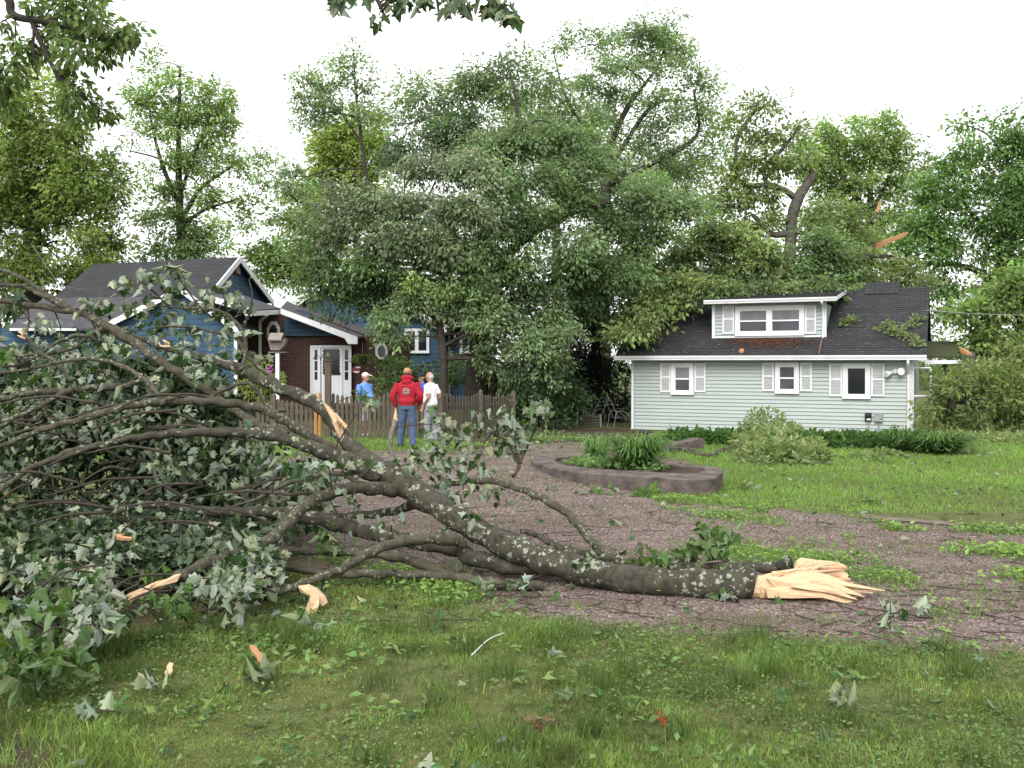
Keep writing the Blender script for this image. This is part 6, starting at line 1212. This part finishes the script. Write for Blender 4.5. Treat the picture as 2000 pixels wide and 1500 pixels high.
tree('small_tree', 'small dark stemmed tree with drooping light leaves beside the casement window', 'tree', 31.5, [(862, 560, 4), (858, 620, 7), (862, 660, 8), (866, 700, 8), (866, 850, 10)], [[(860, 640, 5), (830, 600, 4), (790, 580, 2)], [(860, 630, 5), (900, 590, 4), (950, 570, 2)]],
     [(830, 565, 40, 25, 0, 1, 'leaf_light'), (870, 580, 45, 30, 0, 1, 'leaf_light'), (800, 600, 35, 22), (760, 615, 35, 20), (745, 640, 28, 14), (920, 600, 45, 30), (960, 610, 45, 35), (900, 560, 45, 25), (990, 650, 40, 35), (1030, 670, 40, 35), (1060, 700, 35, 30), (970, 690, 35, 28, .5), (1010, 730, 40, 28, .5, 1, 'leaf_deep'), (1070, 740, 40, 25, .5, 1, 'leaf_deep'), (780, 660, 16, 18), (1100, 670, 35, 25)], 20000, .15, 'leaf_grey', seed=17, sub=.34, droop=.9)
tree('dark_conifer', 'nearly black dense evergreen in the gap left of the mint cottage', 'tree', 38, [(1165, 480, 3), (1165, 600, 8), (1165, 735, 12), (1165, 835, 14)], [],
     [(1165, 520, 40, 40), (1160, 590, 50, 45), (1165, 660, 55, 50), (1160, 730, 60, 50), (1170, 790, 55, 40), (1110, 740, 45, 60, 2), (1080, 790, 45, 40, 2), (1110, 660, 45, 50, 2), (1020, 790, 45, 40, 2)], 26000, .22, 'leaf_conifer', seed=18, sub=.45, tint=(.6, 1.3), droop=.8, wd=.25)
tree('understorey_shrub', 'deep green shrub mass behind the right end of the picket fence', 'shrub', 34, [(1050, 760, 4), (1050, 835, 6)], [], [(1010, 740, 35, 28), (1050, 770, 45, 35), (1090, 800, 45, 30), (1010, 800, 40, 30), (1120, 770, 35, 35), (970, 790, 35, 30), (1070, 720, 35, 25, 0, 1, 'leaf_mid')], 9000, .16, 'leaf_deep', seed=19, sub=.35)
tree('foundation_shrub', 'low green shrub growing under the casement window', 'shrub', 35, [(760, 760, 3), (760, 835, 4)], [], [(770, 720, 30, 16), (800, 735, 35, 18), (750, 740, 25, 14), (840, 745, 30, 16), (780, 755, 45, 20), (880, 720, 25, 14, 1, 1, 'leaf_mid'), (900, 705, 25, 12, 2, 1, 'leaf_mid'), (900, 745, 30, 16, 1, 1, 'leaf_mid')], 6000, .14, 'leaf_mid', seed=20, sub=.3)
tree('oak_tree', 'storm torn oak with gnarled bare grey limbs above the cottage dormer', 'tree', 42, [(1590, 340, 8), (1570, 370, 9), (1560, 385, 11), (1548, 420, 11), (1545, 455, 11), (1540, 560, 14), (1540, 735, 18)], [[(1553, 386, 7), (1530, 370, 6), (1500, 362, 6), (1465, 362, 5), (1440, 348, 4), (1438, 315, 3.5), (1438, 280, 3.5), (1450, 250, 4), (1465, 230, 3.5), (1480, 200, 2)], [(1500, 362, 5), (1493, 345, 4), (1497, 325, 4), (1520, 300, 4), (1545, 270, 3), (1560, 245, 2)], [(1497, 325, 3), (1495, 295, 2.5), (1500, 260, 2)], [(1470, 362, 4), (1462, 400, 3), (1462, 410, 2)], [(1545, 455, 8), (1510, 458, 6), (1490, 440, 5), (1470, 420, 4)], [(1590, 340, 5), (1580, 330, 5), (1565, 325, 3), (1590, 290, 2)], [(1716, 480, 4), (1700, 490, 5), (1660, 520, 6), (1600, 550, 8)], [(1714, 414, 2), (1700, 430, 2.5), (1670, 445, 3), (1650, 470, 4), (1600, 500, 5)]],
     [(1475, 200, 22, 16), (1450, 230, 20, 15), (1500, 215, 18, 15), (1430, 255, 22, 20), (1490, 270, 22, 18), (1520, 265, 25, 16), (1550, 270, 25, 18), (1450, 300, 25, 18), (1480, 320, 40, 22), (1430, 350, 35, 30), (1530, 320, 35, 20), (1480, 370, 50, 22), (1570, 310, 25, 18), (1440, 400, 45, 25), (1520, 420, 30, 20), (1600, 420, 35, 25), (1640, 440, 35, 25), (1500, 190, 12, 10), (1460, 440, 40, 25), (1570, 460, 40, 22), (1660, 420, 25, 20), (1690, 450, 30, 25)], 15000, .21, 'leaf_roof', 'trunk_pale', seed=21, sub=.42, thin=1.2, splits=(((1712, 482), (1770, 459), 3.2), ((1714, 414), (1724, 394), 1.0)))
tree('fallen_oak_crown', 'wilting oak crown lying heaped across the left and middle of the cottage roof', 'fallen tree', 36.5, [(1700, 500, 8), (1600, 540, 10), (1480, 560, 9), (1380, 560, 7), (1290, 590, 4)], [[(1480, 560, 6), (1420, 520, 5), (1380, 470, 3)], [(1380, 560, 5), (1300, 560, 4), (1230, 600, 3)]],
     [(1350, 490, 60, 40), (1290, 530, 60, 40, 0, 1, 'leaf_grey'), (1230, 560, 45, 40), (1240, 610, 40, 40, -2), (1225, 655, 25, 20, -3), (1400, 470, 50, 35), (1420, 530, 60, 35), (1350, 545, 60, 25), (1480, 500, 60, 40), (1540, 510, 60, 40, 0, 1, 'leaf_mid'), (1500, 550, 70, 22, -.5, 1, 'leaf_mid'), (1590, 480, 50, 35, 0, 1, 'leaf_mid'), (1600, 530, 60, 35, 0, 1, 'leaf_mid'), (1650, 530, 45, 35, 0, 1, 'leaf_mid'), (1600, 562, 55, 16, -.5, 1, 'leaf_mid'), (1430, 566, 45, 14, -1, 1, 'leaf_mid'), (1310, 570, 40, 20, -2), (1700, 520, 45, 30, 1.5), (1750, 540, 40, 30, 3), (1780, 570, 30, 35, 4), (1680, 550, 40, 20, 0), (1300, 580, 40, 16, -2.5), (1370, 568, 45, 18, -3), (1440, 566, 45, 14, -3, 1, 'leaf_mid'), (1510, 566, 45, 14, -3), (1580, 568, 40, 14, -3, 1, 'leaf_mid'), (1625, 572, 18, 10, -3), (1270, 615, 25, 18, -3.5), (1245, 640, 30, 20, -4), (1320, 560, 40, 20, -2.5)], 52000, .19, 'leaf_roof', seed=22, tint=(.8, 1.8), sub=.42, droop=.7, fill=.8)
tree('broadleaf_tree', 'pale hazy tall tree in the background right of the oak', 'tree', 72, [(1700, 300, 3), (1700, 420, 6), (1696, 520, 9), (1696, 735, 11)], [[(1698, 430, 5), (1660, 370, 3), (1640, 310, 2)], [(1700, 420, 4), (1735, 350, 3), (1750, 290, 2)], [(1697, 470, 4), (1640, 430, 2.5), (1600, 380, 1.5)]],
     [(1745, 245, 35, 22), (1690, 260, 40, 25), (1630, 260, 30, 22), (1775, 265, 22, 18), (1700, 300, 60, 30), (1760, 310, 35, 28), (1630, 310, 45, 30), (1700, 350, 60, 32), (1770, 350, 25, 22), (1640, 370, 50, 30), (1720, 400, 50, 28), (1650, 430, 50, 28), (1720, 455, 45, 25), (1600, 350, 25, 30), (1590, 420, 25, 30), (1680, 490, 60, 25), (1585, 300, 25, 25), (1610, 345, 30, 25), (1800, 330, 25, 25), (1810, 400, 28, 30), (1780, 430, 30, 25), (1610, 275, 22, 18)], 34000, .3, 'leaf_light', seed=23, sub=.7, thin=1.1, droop=.3)
tree('maple_tree', 'bright green maple with dark trunk at the right edge of the picture', 'tree', 44, [(1975, 330, 7), (1968, 450, 12), (1955, 560, 17), (1935, 640, 19), (1925, 700, 21), (1920, 735, 24)], [[(1955, 560, 9), (1900, 525, 6), (1840, 515, 4), (1790, 512, 2)], [(1965, 480, 7), (1900, 420, 4), (1870, 370, 3)], [(1890, 640, 4), (1850, 600, 4), (1880, 570, 5), (1950, 560, 6)]],
     [(1890, 245, 22, 22), (1980, 240, 40, 35), (1920, 290, 50, 30), (1870, 320, 30, 25), (1985, 310, 50, 40), (1840, 340, 35, 20), (1930, 355, 60, 35), (1850, 380, 45, 28), (2000, 390, 60, 45), (1800, 370, 28, 25), (1920, 420, 60, 32), (1840, 430, 50, 28), (1990, 470, 60, 40), (1880, 480, 60, 30), (1950, 520, 60, 35), (1800, 440, 35, 25), (1840, 500, 45, 25), (1890, 550, 50, 25, 0, .8), (1990, 560, 50, 40), (1850, 565, 40, 20, 0, .6, 'leaf_mid'), (2040, 350, 50, 120), (1830, 610, 35, 20, 1, .7, 'leaf_mid'), (1760, 455, 30, 22), (1770, 490, 35, 22)], 38000, .22, 'leaf_bright', seed=24, sub=.55)
tree('broadleaf_tree', 'nearer fresh green tree low at the right edge above the brush heap', 'tree', 32, [(1990, 600, 6), (2000, 700, 10), (2010, 850, 12)], [], [(1985, 545, 40, 35), (1950, 590, 40, 30), (2000, 610, 50, 40), (1910, 610, 35, 25), (1960, 650, 50, 35), (1880, 620, 25, 16), (2000, 690, 50, 35), (1930, 680, 35, 22), (1960, 720, 45, 25)], 15000, .18, 'leaf_light', seed=25, sub=.4)
tree('background_shrubs', 'green bushes behind the porch at the right end of the cottage', 'shrub', 42, [(1850, 700, 3), (1850, 735, 4)], [], [(1840, 690, 30, 25), (1880, 700, 35, 30), (1820, 660, 25, 15, 0, .6), (1910, 720, 35, 40), (1960, 740, 60, 50)], 6000, .2, 'leaf_light', seed=26, sub=.45)
tree('background_shrubs', 'pale shrub showing through the gap left of the cottage corner', 'shrub', 46, [(1222, 735, 2), (1222, 770, 3)], [[(1222, 760, 2), (1215, 730, 1.2), (1205, 700, .8)], [(1222, 760, 2), (1230, 735, 1.2), (1228, 710, .8)]], [(1215, 690, 16, 14, 0, .7), (1225, 740, 14, 14, 0, .6), (1205, 780, 20, 20, 0, .8, 'leaf_deep'), (1230, 800, 20, 16, 0, .8, 'leaf_deep')], 1100, .18, 'leaf_light', seed=27, sub=.4)
np.random.seed(40); mb = MB()
for k in range(150):
    Yq = np.random.uniform(78, 100); px = np.random.uniform(-100, 2100); hh = np.random.uniform(1.5, 4); c = P(px, 0, Yq); c[2] = float(hz(c[0], c[1]))+hh*.4
    leafball(mb, c, [3, 1.5, hh], 170, .45, .7, 1.4)
tag(mb.build('distant_wood', M['leaf_mid']), 'far off band of green woodland behind everything', 'woodland', kind='stuff')
# branches resting on the roof
for lab, rows, bl in (('large spray of torn oak leaves draped on the right of the cottage roof', [(1725, 665, 1.5), (1760, 650, 2), (1800, 628, 2)], [(1730, 648, 18), (1755, 650, 16), (1745, 655, 14), (1780, 640, 16), (1795, 628, 12), (1775, 665, 16), (1790, 678, 12), (1760, 662, 12), (1735, 640, 10)]),
                     ('small torn oak sprig on the roof right of the dormer', [(1655, 635, 1.2), (1675, 632, 1.5), (1690, 628, 1)], [(1655, 634, 12), (1665, 630, 9), (1648, 638, 7)])):
    u, yv = roofy(rows[0][0], rows[0][1]); wp = lambda u_, y_: np.array([CO[0]+u_*CT+y_*ST, CO[1]-u_*ST+y_*CT, CO[2]+zf(y_)+.03]); o = thing('roof_branch', lab, 'torn branch', tuple(wp(u, yv))); mb = MB(); tb = MB()
    for a, b, r in bl: u, yv = roofy(a, b); leafball(mb, wp(u, yv)+[0, 0, .06], [r*.0172, r*.0172, .1], 70, .13, .8, 1.5)
    tb.tube([wp(*roofy(a, b)) for a, b, r in rows], .015, 5); mb.build('foliage', M['leaf_roof'], o); tb.build('limb', M['bark'], o)
# overhanging branches near the camera
def overhang(label, Y, limbs, clumps, size, mat, n, tmpl=MAPLE, tint=(.6, 1.1)):
    o = thing('overhanging_branch', label, 'branch', tuple(P(limbs[0][0][0], limbs[0][0][1], Y))); tb = MB(); S = []
    for L in limbs: p_, r_ = pxpath([(a, b, Y, r) for a, b, r in L], 5); tb.tube(p_, r_, 8); S.append(p_)
    S = np.vstack(S); mb = MB()
    for a, b, r in clumps:
        c = P(a, b, Y+np.random.uniform(-.4, .4)); k = np.argmin(np.linalg.norm(S-c, axis=1)); tb.tube(spline([S[k], (S[k]+c)/2+[0, 0, .03], c], 3), np.linspace(.012, .004, 7)*Y/9, 5); rm = r*Y/F
        m = int(n*(r/14)**1.6)+2; v = np.random.normal(0, .55, (m, 3))*rm; pos = c+v
        scatter(mb, tmpl, pos, unit(v)+np.array([0, 0, -.9])+np.random.normal(0, .3, (m, 3)), np.random.normal(0, .7, (m, 3))+np.array([0, -.2, .6]), size*np.random.uniform(.75, 1.2, m), tints(m, *tint))
    tb.build('limb', M['trunk'], o); mb.build('foliage', M[mat], o); return o
np.random.seed(31)
overhang('maple twigs hanging into the top of the picture from above', 7.2, [[(700, -120, 4), (730, -20, 4), (742, 10, 4), (748, 25, 3)], [(760, -120, 5), (850, -30, 4), (920, -20, 3), (985, 15, 2)]],
         [(668, 2, 12), (655, -12, 14), (740, 32, 10), (765, 8, 12), (775, 0, 12), (815, -4, 14), (820, 4, 8), (790, -14, 16), (890, 8, 13), (905, 16, 10), (880, -8, 12), (955, 8, 12), (970, 18, 12), (990, 30, 12), (1000, 36, 9), (985, 10, 10), (945, -8, 16), (700, -10, 14), (850, -16, 16), (830, 2, 8), (660, 8, 8), (1000, 20, 8), (880, 14, 9), (960, 22, 8)], .1, 'leaf_near', 5)
overhang('dark leafy bough reaching in from the upper left corner', 15, [[(-80, -60, 10), (10, -10, 9), (22, 25, 8), (45, 36, 7), (80, 40, 7), (140, 55, 5), (190, 66, 3), (240, 62, 2)], [(60, 38, 5), (70, 60, 5), (85, 95, 5), (110, 145, 4), (125, 185, 3), (132, 225, 2)], [(85, 38, 4), (130, 32, 3), (180, 30, 2)], [(66, 55, 3), (66, 110, 2), (75, 155, 1.5)], [(110, 145, 3), (150, 180, 2), (200, 215, 1.5)], [(-60, 100, 4), (0, 140, 3), (20, 180, 2)]],
         [(100, 20, 30), (130, 45, 28), (160, 20, 32), (190, 45, 30), (215, 65, 26), (245, 68, 24), (262, 60, 16), (230, 85, 16), (170, 75, 30), (200, 100, 18), (212, 112, 12), (140, 95, 24), (110, 80, 20), (180, 0, 24), (130, 0, 24), (75, 100, 20), (50, 95, 22), (20, 120, 30), (10, 160, 26), (40, 150, 14), (15, 200, 18), (150, 165, 24), (170, 195, 24), (135, 190, 18), (195, 215, 22), (215, 222, 14), (150, 220, 16), (120, 205, 14), (0, 45, 14), (60, 5, 16), (180, 115, 14), (130, 135, 14), (90, 60, 16), (-20, 150, 40), (30, 80, 10), (125, 120, 12)], .15, 'leaf_light', 34, DIAM, (.5, 1.2))
overhang('twig hanging in at the left edge above the fallen crown', 8.5, [[(-60, 540, 3), (0, 550, 3), (30, 560, 2)]], [(8, 568, 14), (20, 590, 16), (40, 575, 12), (10, 610, 16)], .1, 'leaf_near', 6)
# wires
mb = MB(); mb.tube([P(60, 475, 34), P(118, 560, 34), P(190, 572, 36)], .008, 4); mb.tube([P(-40, 470, 30), P(95, 553, 38), P(188, 571, 42)], .012, 4); tag(mb.build('service_wire', M['wire']), 'thin pale service wires sloping down to the blue house roof', 'wire')
mb = MB(); mb.tube([P(1808, 606, 31), P(1900, 613, 30), P(2080, 618, 28)], .01, 4); tag(mb.build('service_wire', M['wire']), 'thin service wire leaving the right gable of the mint cottage', 'wire')
